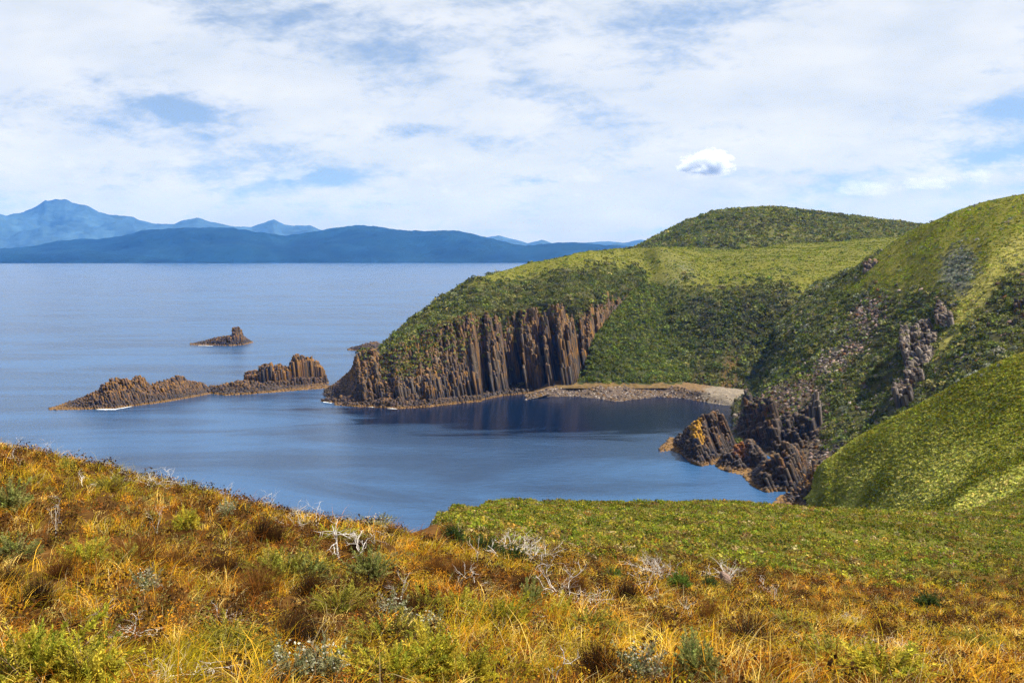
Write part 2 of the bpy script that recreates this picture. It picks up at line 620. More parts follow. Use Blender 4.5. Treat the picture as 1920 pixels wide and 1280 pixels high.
M_LEAF = leaf_material("scrub_leaves", 0.3, 0.5, 0.3)
M_HEATH = leaf_material("heath_leaves", 0.35, 1.2, 0.3)
M_GRASS = leaf_material("dry_grass", 0.4, 1.5, 0.28)
M_GROUND = ground_material("heath_ground", 0.4, 0.45, 0.4, 0.7)
M_SOIL = ground_material("grass_litter", 3.0, 0.5, 0.06, 9.0)
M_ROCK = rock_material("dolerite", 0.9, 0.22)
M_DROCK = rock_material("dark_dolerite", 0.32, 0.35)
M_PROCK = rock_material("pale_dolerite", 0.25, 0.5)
M_WATER = water_material()
M_FARHILL = ground_material("forest_hill", 0.006, 0.35, 25.0, 0.012)
M_BEACH = ground_material("beach_shingle", 1.2, 0.45, 0.3, 2.0)
M_DEAD = plain_material("weathered_wood", (0.28, 0.245, 0.21), (0.66, 0.61, 0.55), 14.0)
M_TWIG = plain_material("shrub_stem", (0.10, 0.06, 0.035), (0.2, 0.13, 0.08), 20.0)
M_FOAM = plain_material("sea_foam", (0.7, 0.74, 0.78), (0.9, 0.92, 0.93), 1.0)
# ------------------------------------------------------------------ sea
def build_sea():
    # rings of one sheet reaching the horizon
    r = np.concatenate([[0], np.geomspace(60, 15300, 40)])
    a = np.linspace(0, 2 * np.pi, 97)
    rr, aa = np.meshgrid(r, a, indexing='ij')
    v = np.stack([rr * np.sin(aa), rr * np.cos(aa), np.zeros_like(rr)], -1)
    ob = mesh_obj("sea", v.reshape(-1, 3), grid_faces(len(r), len(a)), M_WATER)
    tag(ob, kind="structure")


build_sea()


# ------------------------------------------------------------------ far shore and mountains
def ridge_land(name, outline, d_shore, d_crest, d_back, base_py_z, col, rough, seed, px0, px1, nu=900, nv=60):
    xs = np.linspace(px0, px1, nu)
    top = interp(xs, outline)
    t = np.linspace(0, 1, nv)
    pts = np.zeros((nu, nv, 3))
    dc = d_crest(xs)
    ds = d_shore(xs)
    crest = P(xs, top, dc)
    for j, tt in enumerate(t):
        if tt <= 0.7:
            s = tt / 0.7
            prof = s ** 0.8
            d = ds + (dc - ds) * s
            z = -2 + (crest[:, 2] + 2) * prof
        else:
            s = (tt - 0.7) / 0.3
            d = dc + (d_back - dc) * s
            z = crest[:, 2] * (1 - s) - 2 * s
        pts[:, j, 0] = (xs - 960) / F * d
        pts[:, j, 1] = d
        pts[:, j, 2] = z
    # spurs and gullies down the front, kept off the crest line
    w = np.sin(np.clip(t / 0.7, 0, 1) * np.pi)[None, :]
    q = pts / rough
    q[..., 2] = 0
    n = fbm(q, 6, seed, 0.55)
    pts[..., 2] += n * w * (crest[:, 2:3] * 0.30)
    # tree-top raggedness along the crest
    fine = fbm(np.stack([xs / 11.0, xs * 0, xs * 0], -1), 5, seed + 9, 0.6)
    near = np.exp(-((t - 0.7) / 0.06) ** 2)[None, :]
    pts[..., 2] += (fine * (crest[:, 2] * 0.010 + 2.0))[:, None] * near
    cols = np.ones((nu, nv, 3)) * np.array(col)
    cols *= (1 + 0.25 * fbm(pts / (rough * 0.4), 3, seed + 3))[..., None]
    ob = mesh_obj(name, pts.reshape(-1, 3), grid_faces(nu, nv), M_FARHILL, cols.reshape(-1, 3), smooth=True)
    tag(ob, kind="structure")
    return ob


def build_far():  # part of the blue haze is put into the ranges' own colour
    shore = [(-700, 470), (-300, 468), (0, 466), (60, 462), (110, 452), (160, 447), (190, 448), (230, 442), (270, 432), (330, 428), (400, 426), (440, 427), (480, 434), (540, 441),
             (575, 436), (620, 427), (670, 422), (700, 423), (740, 430), (800, 433), (850, 432), (880, 436), (920, 447), (960, 456), (985, 461), (1010, 458),
             (1040, 455), (1080, 454), (1120, 458), (1160, 461), (1200, 464), (1300, 464), (1500, 462), (1900, 462), (2500, 460)]
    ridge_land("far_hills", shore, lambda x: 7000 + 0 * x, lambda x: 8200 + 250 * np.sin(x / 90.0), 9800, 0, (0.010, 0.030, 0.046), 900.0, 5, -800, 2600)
    near_l = [(-700, 476), (-200, 477), (0, 476), (100, 475), (180, 473), (240, 478), (330, 483), (420, 489), (480, 496)]
    ridge_land("low_shore_hills", near_l, lambda x: 6850 + 0 * x, lambda x: 7150 + 0 * x, 7600, 0, (0.008, 0.025, 0.036), 500.0, 15, -800, 480, 400, 30)
    mts = [(-700, 400), (-300, 390), (-60, 394), (0, 399), (18, 404), (50, 396), (75, 386), (92, 375), (128, 373), (145, 380), (165, 384), (190, 396), (215, 402), (255, 406),
           (272, 414), (290, 418), (330, 420), (345, 413), (375, 407), (395, 414), (430, 421), (445, 424), (475, 425), (490, 420), (517, 411), (535, 420), (556, 423), (585, 422),
           (600, 430), (640, 440), (700, 448), (800, 452), (900, 446), (935, 442), (965, 449), (990, 456), (1016, 449), (1040, 457), (1100, 455), (1135, 452), (1170, 455), (1200, 449), (1240, 457), (1600, 455), (2500, 450)]
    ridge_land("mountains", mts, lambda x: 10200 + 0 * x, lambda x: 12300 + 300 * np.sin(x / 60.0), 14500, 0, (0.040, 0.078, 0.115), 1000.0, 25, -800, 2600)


build_far()

# ------------------------------------------------------------------ headland with the columnar cliff
CLIFF = [  # px, foot py, top py, thickness, wall-ness, foot distance (None: on the sea)
    (606, 741, 730, 10, 0.0, None), (625, 745, 719, 15, 0.2, None), (640, 748, 708, 18, 0.2, None), (660, 756, 692, 22, 0.3, None), (669, 757, 668, 25, 0.5, None), (680, 758, 656, 26, 0.7, None), (706, 760, 653, 27, 0.6, None), (716, 761, 668, 27, 0.1, None), (745, 763, 650, 30, 0.1, None),
    (800, 760, 618, 38, 0.1, None), (860, 753, 596, 38, 0.3, None), (895, 750, 588, 34, 0.6, None), (941, 741, 588, 30, 1, None), (1000, 735, 578, 28, 1, None),
    (1063, 724, 568, 25, 1, 566), (1114, 716, 564, 22, 1, 590), (1150, 710, 551, 20, 1, 615), (1195, 705, 538, 18, 1, 646)]
_cx = np.array([c[0] for c in CLIFF], float)
_cfoot = np.array([c[1] for c in CLIFF], float)
_ctop = np.array([c[2] for c in CLIFF], float)
_cth = np.array([c[3] for c in CLIFF], float)
_cwall = np.array([c[4] for c in CLIFF], float)
_cd = np.array([c[5] if c[5] else sea_d(c[0], c[1]) for c in CLIFF], float)


def cl(arr, px):
    return np.interp(px, _cx, arr)


SKY1 = [(606, 741), (625, 731), (645, 719), (660, 706), (668, 684), (680, 669), (700, 660), (720, 649), (740, 628), (770, 604), (800, 581), (850, 548), (900, 519), (950, 503), (1000, 489), (1040, 481), (1080, 474), (1120, 469), (1160, 467), (1230, 466)]


def blur(c, r):
    for ax in (0, 1):
        acc = 0
        for k in range(-r, r + 1):
            acc = acc + np.take(c, (np.arange(c.shape[ax]) + k).clip(0, c.shape[ax] - 1), axis=ax)
        c = acc / (2 * r + 1)
    return c


def rough_zone(zone, seed, amt=1.0):
    """let the kinds of cover mingle along their borders"""
    rng = np.random.default_rng(seed)
    n0, n1 = zone.shape
    i = np.arange(n0)[:, None] + (rng.normal(size=zone.shape) * 11 * amt).astype(int)
    j = np.arange(n1)[None, :] + (rng.normal(size=zone.shape) * 8 * amt).astype(int)
    return zone[i.clip(0, n0 - 1), j.clip(0, n1 - 1)]


def headland_disp(p):
    w = np.clip((p[..., 2] - 6) / 10, 0, 1)
    q = p / 38.0
    q[..., 2] *= 0.4
    out = p.copy()
    out[..., 2] += fbm(q, 5, 3) * 1.7 * w
    return out


def build_headland():
    cols = [606, 625, 640, 660, 669, 680, 706, 716, 745, 800, 860, 895, 941, 1000, 1063, 1114, 1150, 1195]
    rows = []
    for px in cols:
        d0 = float(cl(_cd, px)); th = float(cl(_cth, px)); pt = float(cl(_ctop, px))
        ps = float(interp(px, SKY1))
        dt = d0 + th
        zt = P(px, pt, dt)[2]
        d_s = dt + max(8.0, 14 + (px - 640) * 0.30)
        a = (max(pt + 2, ps + 1), dt + 3)
        mid = (pt + (ps - pt) * 0.55, dt + (d_s - dt) * 0.5)
        zs = P(px, ps, d_s)[2]
        rows.append([('z', dt + 1.5, -6), a, mid, (ps, d_s), ('z', d_s + 12, zs - 1.5), ('z', d_s + 50, zs * 0.8 - 3 if px < 1050 else zs - 1), ('z', d_s + 130, -8 if px < 1000 else zs - 6), ('z', d_s + 260, -10 if px < 1100 else 40)])
    gul = {1240: [(729, 575), (640, 622), (555, 690), (466, 800), (465, 840), (464, 900), (466, 980), ('z', 1250, 30)],
           1290: [(732, 573), (655, 610), (556, 665), (478, 790), (472, 850), (467, 920), (466, 1000), ('z', 1250, 40)],
           1340: [(736, 571), (650, 604), (560, 650), (500, 770), (482, 850), (468, 940), (467, 1010), ('z', 1250, 40)],
           1400: [(740, 568), (645, 602), (548, 648), (497, 760), (478, 850), (466, 940), (465, 1010), ('z', 1250, 40)],
           1460: [(745, 565), (640, 600), (543, 650), (490, 765), (472, 860), (462, 940), (460, 1010), ('z', 1250, 40)],
           1540: [(750, 560), (640, 600), (540, 660), (487, 765), (468, 860), (458, 940), (455, 1010), ('z', 1250, 40)],
           1640: [(750, 560), (640, 600), (540, 665), (485, 765), (463, 860), (450, 940), (447, 1010), ('z', 1250, 40)],
           1800: [(750, 560), (640, 600), (540, 665), (480, 765), (458, 860), (445, 940), (440, 1010), ('z', 1250, 40)]}
    for k, v in gul.items():
        cols.append(k)
        rows.append(v)
    L = Loft(cols, rows, 620, 300, headland_disp)
    px, py = L.px, L.py
    jx = px + 14 * fbm(L.p / 22.0, 3, 31)
    jy = py + 7 * fbm(L.p / 22.0, 3, 32)
    grass = in_poly(jx, jy, [(870, 538), (940, 500), (1040, 470), (1200, 440), (1800, 400), (1720, 470), (1620, 545), (1545, 590), (1500, 600), (1485, 545), (1420, 535), (1350, 555), (1300, 545),
                             (1262, 560), (1225, 535), (1180, 514), (1080, 506), (960, 528)])
    fan = in_poly(jx, jy, [(1060, 735), (1110, 650), (1190, 540), (1260, 540), (1330, 570), (1300, 620), (1270, 730)])
    dark = in_poly(jx, jy, [(1300, 560), (1490, 535), (1500, 600), (1440, 680), (1300, 640)])
    track = np.abs(jx - interp(jy, [(468, 1238), (485, 1255), (500, 1282), (515, 1288), (530, 1264), (545, 1258)])) < np.interp(jy, [470, 500, 540], [4, 5, 8])
    track &= (py > 474) & (py < 540)
    zone = np.zeros(px.shape, int)                  # 0 scrub 1 grass 2 fan 3 dark scrub 4 pale track 5 bare orange earth
    zone[grass] = 1
    zone[fan] = 2
    zone[dark] = 3
    zone[track & (zone != 0)] = 4
    zone[in_poly(jx, jy, [(1290, 745), (1310, 700), (1330, 712), (1325, 745)])] = 5
    zone[in_poly(jx, jy, [(1362, 720), (1375, 676), (1392, 680), (1380, 720)])] = 5
    zone[in_poly(jx, jy, [(1200, 740), (1210, 722), (1270, 722), (1290, 745)])] = 5
    zone[(jy > 722) & (px > 1200)] = 5
    base = np.array([(0.048, 0.047, 0.017), (0.12, 0.115, 0.018), (0.042, 0.046, 0.014), (0.030, 0.029, 0.015), (0.15, 0.15, 0.10), (0.13, 0.07, 0.025)])  # scrub ground dark: shade in the gaps between bushes put into colour
    L.col = blur(base[zone], 7)
    L.zone = rough_zone(zone, 51)
    bare = (px < 712 + 4 * fbm(L.p / 6.0, 2, 33))
    L.zone[bare] = 9
    L.col[bare] = (0.05, 0.04, 0.034)
    ob = L.build("headland", M_GROUND)
    tag(ob, kind="structure")
    return L


def hex_cells(u0, u1, w0, w1, s, rng, jit=0.22):
    us = np.arange(u0, u1 + s, s)
    ws = np.arange(w0, w1 + s, s * 0.866)
    U, W = np.meshgrid(us, ws, indexing='ij')
    U = U + (np.arange(len(ws)) % 2)[None, :] * s * 0.5
    U = U + rng.normal(size=U.shape) * s * jit * 0.5
    W = W + rng.normal(size=U.shape) * s * jit * 0.5
    return U.ravel(), W.ravel()


def prisms(xy, r, zt, zb, shear, rng, cols, sides=6, tilt=0.35, cap=0.88, aspect=1.0, slope=0.0, spin=1.0):
    """stone columns: six-sided shafts with a broken, slightly tilted cap; shear = travel of the foot per metre of height"""
    N = len(xy)
    a = (np.arange(sides) / sides * 2 * np.pi)[None, :] + rng.random((N, 1)) * spin + (0.6 if spin < 0.9 else 0)
    rad = r[:, None] * (0.92 + 0.22 * rng.random((N, sides)))
    ox, oy = np.cos(a) * rad * aspect, np.sin(a) * rad / aspect
    h = zt - zb
    tx, ty = rng.normal(size=(N, 1)) * tilt + slope, rng.normal(size=(N, 1)) * tilt - slope * 0.3
    sx, sy = shear
    sxj = sx + rng.normal(size=N) * 0.012
    levels = []
    for f, sc in ((0.0, 1.0), (0.45, 1.0), (0.86, 0.99), (1.0, cap)):
        z = (zb + h * f)[:, None] + (np.zeros((N, sides)) if f < 1 else 0)
        if f == 1.0:
            z = z + (ox * tx + oy * ty) * 0.8
        elif f > 0.8:
            z = np.maximum(zb[:, None], zt[:, None] - 0.28 * r[:, None]) + (ox * tx + oy * ty) * 0.8
        kx = ((zt[:, None] - z) * sxj[:, None])
        ky = ((zt[:, None] - z) * sy)
        wob = rng.normal(size=(N, 1, 2)) * 0.06 * r[:, None, None]
        levels.append(np.stack([xy[:, :1] + ox * sc + kx + wob[..., 0], xy[:, 1:] + oy * sc + ky + wob[..., 1], z], -1))
    V = np.stack(levels, 1)                            # N,4,S,3
    nl = len(levels)
    base = (np.arange(N) * nl * sides)[:, None, None]
    lv = np.arange(nl - 1)[None, :, None] * sides
    k = np.arange(sides)[None, None, :]
    k2 = (k + 1) % sides
    f = np.stack([base + lv + k, base + lv + k2, base + lv + sides + k2, base + lv + sides + k], -1).reshape(-1, 4)
    b2 = (np.arange(N) * nl * sides)[:, None] + (nl - 1) * sides
    capf = [np.stack([b2[:, 0] + q for q in (0, 1, 2, 3)], -1)]
    if sides == 6:
        capf.append(np.stack([b2[:, 0] + q for q in (0, 3, 4, 5)], -1))
    C_ = np.repeat(cols, nl * sides, 0)
    return V.reshape(-1, 3), np.concatenate([f] + capf), C_


def rock_cols(n, rng):
    b = np.array([(0.066, 0.054, 0.046), (0.095, 0.076, 0.060), (0.040, 0.034, 0.032), (0.15, 0.125, 0.10), (0.12, 0.068, 0.030)])
    c = b[rng.choice(5, n, p=[.34, .22, .26, .08, .10])]
    return c * (1 + 0.25 * rng.normal(size=(n, 1))).clip(0.4, 1.7)


def build_cliff(head):
    rng = np.random.default_rng(11)
    pxs = np.linspace(606, 1195, 400)
    foot = np.stack([(pxs - 960) / F * cl(_cd, pxs), cl(_cd, pxs)], -1)
    seg = np.linalg.norm(np.diff(foot, axis=0), axis=1)
    arc = np.concatenate([[0], np.cumsum(seg)])
    s = 1.2
    U, W = hex_cells(0, arc[-1], -2.0, 42, s, rng)
    px = np.interp(U, arc, pxs)
    th = cl(_cth, px)
    keep = W < th + 2.5
    U, W, px, th = U[keep], W[keep], px[keep], th[keep]
    d0 = cl(_cd, px)
    dt = d0 + th
    zt = P(px, cl(_ctop, px), dt)[:, 2]
    wall = cl(_cwall, px)
    X = np.interp(U, arc, foot[:, 0]) + W * (px - 960) / F
    v = W / th
    # buttresses and recesses
    but = fbm(np.stack([px / 7.0, px * 0, v * 2.5], -1), 3, 41)
    but2 = fbm(np.stack([px / 38.0, px * 0 + 3, v], -1), 2, 42)
    vm = v + (0.12 * but + 0.10 * but2) * (0.6 + 0.4 * wall)
    # the deep clefts (px at mid height, half width, depth)
    Z0 = 0
    cleft = np.zeros_like(px)
    for cx_, hw, dp, hi in ((907, 11, 1.1, .75), (964, 19, 1.9, 1), (1020, 6, .6, .65), (1043, 9, .9, .6), (1089, 6, .8, 1), (1066, 3, .25, 1), (988, 2, .2, 1), (1124, 3, .3, 1)):
        cleft = np.maximum(cleft, np.where(np.abs(px - cx_) < hw, dp, 0))
    vm = vm - cleft * np.clip(1.2 - v, 0, 1)
    rnd = rng.random(len(px))
    big = vnoise(np.stack([X / 5.0, W / 5.0, X * 0], -1), 44)
    # wall: rubble, then full-height shafts; stepped: a low sea cliff, then steps up the slope
    stw = np.floor((vm + 0.10 * big + 0.05 * but) / 0.085) * 0.085
    hw_ = np.where(vm < 0.07, 0.02 + 0.05 * rnd, np.where(vm < 0.30, np.clip((vm - 0.07) / 0.23, 0, 1) ** 0.6 * 0.56 + 0.05, 0.61 + (stw - 0.30) / 0.7 * 0.40))
    hw_ = np.clip(hw_ + 0.15 * (rnd - .5) * (vm > .07) + 0.05 * big * (vm > .1), 0.01, 1.02)
    qst = 0.07
    step = np.floor((vm + 0.05 * big) / qst) * qst
    hs_ = np.where(vm < 0.09, 0.02 + 0.05 * rnd, np.clip(0.24 + (step - 0.09) * 0.86, 0.06, 1))
    hs_ = np.where((vm >= .09) & (vm < .16) & (big > 0.1), 0.12, hs_)
    hs_ = np.clip(hs_ + 0.10 * (rnd - 0.5), 0.01, 1.02)
    hh = hs_ * (1 - wall) + hw_ * wall
    z = zt * hh + 0.4
    z = np.where(vm < 0.10, 0.6 + 2.2 * rnd ** 2, z)
    ontop = v > 0.9
    z = np.where(ontop, np.minimum(z, zt - 0.3), z)
    Y = np.interp(U, arc, foot[:, 1]) + W
    zb = np.maximum(-4.0, z - 34)
    zb = np.where(wall > .6, -4.0, zb)
    # shafts lean: the foot stands to the right of the head
    sh = 0.17
    Xt = X - (z - 8).clip(0) * sh * 0.5
    r = s * 0.60 * (0.9 + 0.25 * rng.random(len(px)))
    cols = rock_cols(len(px), rng)
    tint = vnoise(np.stack([X / 9.0, W / 9.0, X * 0], -1), 47)
    cols = cols * (1 + 0.35 * tint[:, None])
    warm = np.array([(0.24, 0.115, 0.028), (0.17, 0.075, 0.024), (0.30, 0.17, 0.04)])[rng.integers(0, 3, len(px))]
    wmix = (np.clip(hh * 1.5 - 0.55 + 0.5 * tint, 0, 0.75) * rng.random(len(px)))[:, None]
    cols = cols * (1 - wmix) + warm * wmix
    V, f, C_ = prisms(np.stack([Xt, Y], -1), r, z, zb, (sh, 0.0), rng, cols)
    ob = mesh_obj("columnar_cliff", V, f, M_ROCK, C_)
    tag(ob, "tall brown cliff of upright stone columns with dark clefts above the cove", "cliff", kind="structure")
    # scrub growing on the steps
    g = (wall < 0.8) & (v > 0.25) & (rng.random(len(px)) < np.clip(v * 1.9 - 0.30 + 0.5 * but2, 0, 0.95) * (1 - wall)) & (hh > .1) & (px > 716)
    g |= (wall >= 0.6) & (v > 0.45) & (rng.random(len(px)) < np.clip((v - 0.5) * 0.8 + 0.3 * big, 0, .5))
    pts = np.stack([Xt, Y, z + 0.1], -1)[g]
    return pts


def rock_cluster(name, top, base, thick, s, shear, seed, label, group=None, spread=0.5, hn=0.12, d_fix=None, zlow=-3.0, cols=None, edge=0.35, ridge_pos=0.45, mat=None, cat="rock", slab=False, saw=1.0, fall=0.55, low=0.12, spot=None):
    """an outcrop of stone columns standing along a waterline (base) under a skyline (top), both as measured, with real depth"""
    rng = np.random.default_rng(seed)
    x0, x1 = base[0][0], base[-1][0]
    pxs = np.linspace(x0, x1, 200)
    bpy_ = interp(pxs, base)
    dd = sea_d(pxs, bpy_) if d_fix is None else interp(pxs, d_fix)
    ft = np.stack([(pxs - 960) / F * dd, dd], -1)
    arc = np.concatenate([[0], np.cumsum(np.linalg.norm(np.diff(ft, axis=0), axis=1))])
    U, W = hex_cells(0, arc[-1], 0, thick, s, rng, 0.3)
    px = np.interp(U, arc, pxs)
    tloc = thick * np.clip(np.minimum((px - x0), (x1 - px)) / (x1 - x0) * 6 + 0.25, 0.2, 1)
    keep = W < tloc
    U, W, px, tloc = U[keep], W[keep], px[keep], tloc[keep]
    d0 = np.interp(px, pxs, dd)
    v = W / tloc
    ztop = P(px, interp(px, top), d0 + tloc * ridge_pos)[:, 2]
    zbase = P(px, interp(px, base), d0)[:, 2] if d_fix is not None else np.zeros(len(px))
    hgt = np.maximum(ztop - zbase, 0.4)
    rnd = rng.random(len(px))
    prof = np.where(v < ridge_pos, np.clip(v / ridge_pos, 0, 1) ** spread, 1 - fall * ((v - ridge_pos) / (1 - ridge_pos)) ** 1.5)
    X = np.interp(U, arc, ft[:, 0]) + W * (px - 960) / F
    Y = np.interp(U, arc, ft[:, 1]) + W
    n = fbm(np.stack([X / (s * 3.0), Y / (s * 3.0), X * 0], -1), 2, seed + 1)
    if slab:
        ph = (X + 0.45 * Y) / 8.5 + 0.25 * n + seed * 0.37
        prof = np.clip(prof + ((ph % 1.0) - 0.62) * 0.62 * saw * np.clip(1.6 - prof, 0.4, 1), 0.03, 1)
        stepq = np.floor((X + 0.35 * Y) / (s * 3.2) + 0.6 * n)
        rr_ = _hash(stepq.astype(np.int64), stepq.astype(np.int64) * 0, stepq.astype(np.int64) * 0, seed)
        prof = np.clip(prof + (rr_ - 0.5) * 0.22 * (prof < 0.98), 0.03, 1)
    hh = prof * (1 - hn * rnd) + hn * 0.7 * n * (prof < 0.97)
    hh = np.where(v < low, np.minimum(hh, 0.12 + 0.2 * rnd), hh)
    z = zbase + np.clip(hh, 0.03, 1.04) * hgt
    zb = np.maximum(zbase + zlow, z - 30)
    r = s * 0.6 * (0.88 + 0.3 * rng.random(len(px)))
    c = rock_cols(len(px), rng) if cols is None else np.array(cols)[rng.integers(0, len(cols), len(px))] * (1 + 0.2 * rng.normal(size=(len(px), 1))).clip(0.5, 1.5)
    if spot:
        m = (px > spot[0]) & (px < spot[1]) & (v > 0.35)
        c[m] = np.array(spot[2]) * (0.8 + 0.4 * rng.random((int(m.sum()), 1)))
    xm = X - (z - zbase) * shear[0] * 0.5
    kw = dict(sides=4, cap=1.0, tilt=0.15, aspect=0.75, slope=0.5, spin=0.45) if slab else {}
    if slab:
        r = r * 1.25
    V, f, C_ = prisms(np.stack([xm, Y], -1), r, z, zb, shear, rng, c, **kw)
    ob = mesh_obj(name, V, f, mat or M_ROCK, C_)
    tag(ob, label, cat, group)
    ob_tops = np.stack([xm, Y, z], -1)[(v > 0.3) & (hh > 0.5)]
    ROCK_TOPS.append((px[(v > 0.3) & (hh > 0.5)], ob_tops, d_fix is not None))
    return ob


ROCK_TOPS = []


def foam_patch(pts, width, seed, px_mode=True):
    """thin broken white water along a line of places on the sea"""
    rng = np.random.default_rng(seed)
    pts = np.array(pts, float)
    n = 120
    t = np.linspace(0, 1, n)
    seg = np.linspace(0, 1, len(pts))
    px = np.interp(t, seg, pts[:, 0]); py = np.interp(t, seg, pts[:, 1])
    d = sea_d(px, py)
    X = (px - 960) / F * d
    w = width * (0.5 + 0.6 * fbm(np.stack([t * 9, t * 0 + seed, t * 0], -1), 3, seed)) * np.sin(np.pi * np.clip(t, 0.02, 0.98)) ** 0.5
    w = np.clip(w, 0.02, None)
    a = np.stack([X, d - w * 0.7 + 0.5, t * 0 + 0.03], -1)
    m = np.stack([X, d, t * 0 + 0.06 + 0.05 * rng.random(n)], -1)
    b = np.stack([X, d + w * 0.5 + 2, t * 0 + 0.03], -1)
    return np.stack([a, m, b], 1).reshape(-1, 3), grid_faces(n, 3)


def build_fan():
    """scrub-covered fan of scree that leans against the right end of the cliff"""
    line = [(1040, 727), (1063, 722), (1080, 708), (1094, 693), (1110, 646), (1132, 613), (1163, 577), (1193, 548), (1225, 532), (1260, 548), (1300, 575)]
    dtop = [(1040, 570), (1063, 573), (1080, 578), (1094, 584), (1110, 590), (1132, 603), (1163, 624), (1193, 648), (1225, 672), (1260, 694), (1300, 700)]
    cols = [1040, 1063, 1080, 1094, 1110, 1132, 1163, 1193, 1225, 1260, 1300]
    rows = []
    for c in cols:
        b = float(interp(c, line)); dt = float(interp(c, dtop))
        foot = 722
        d0 = float(sea_d(c, foot, 5.0))
        z1 = P(c, b, dt)[2]
        zm = 4.0 + (z1 - 4.0) * 0.42
        dt = max(dt, d0 + 4)
        rows.append([('z', d0 - 2, 3.6), ('z', d0, 5.0), ('z', d0 + (dt - d0) * 0.5, zm), (b, dt), ('z', dt + 8, z1 + 1.0 if c < 1225 else z1 - 2), ('z', dt + 16, z1 - 2)])
    L = Loft(cols, rows, 220, 140, headland_disp)
    L.zone = np.full(L.px.shape, 2)
    L.col = np.ones_like(L.p) * np.array((0.042, 0.046, 0.014))  # fan ground darkened for the shade between its bushes
    L.col[L.p[..., 2] + fbm(L.p / 3.0, 2, 34) < 5.6] = (0.13, 0.085, 0.035)
    tag(L.build("gully_slope", M_GROUND), kind="structure")
    return L


HEAD = build_headland()
FAN = build_fan()
CLIFF_TOPS = build_cliff(HEAD)

DARKROCK = [(0.050, 0.040, 0.037), (0.075, 0.056, 0.046), (0.034, 0.029, 0.029), (0.10, 0.072, 0.055)]
WARMROCK = [(0.15, 0.072, 0.026), (0.085, 0.055, 0.038), (0.20, 0.105, 0.034), (0.055, 0.040, 0.034)]
PALEROCK = [(0.21, 0.175, 0.15), (0.14, 0.115, 0.10), (0.30, 0.25, 0.205), (0.085, 0.070, 0.064)]


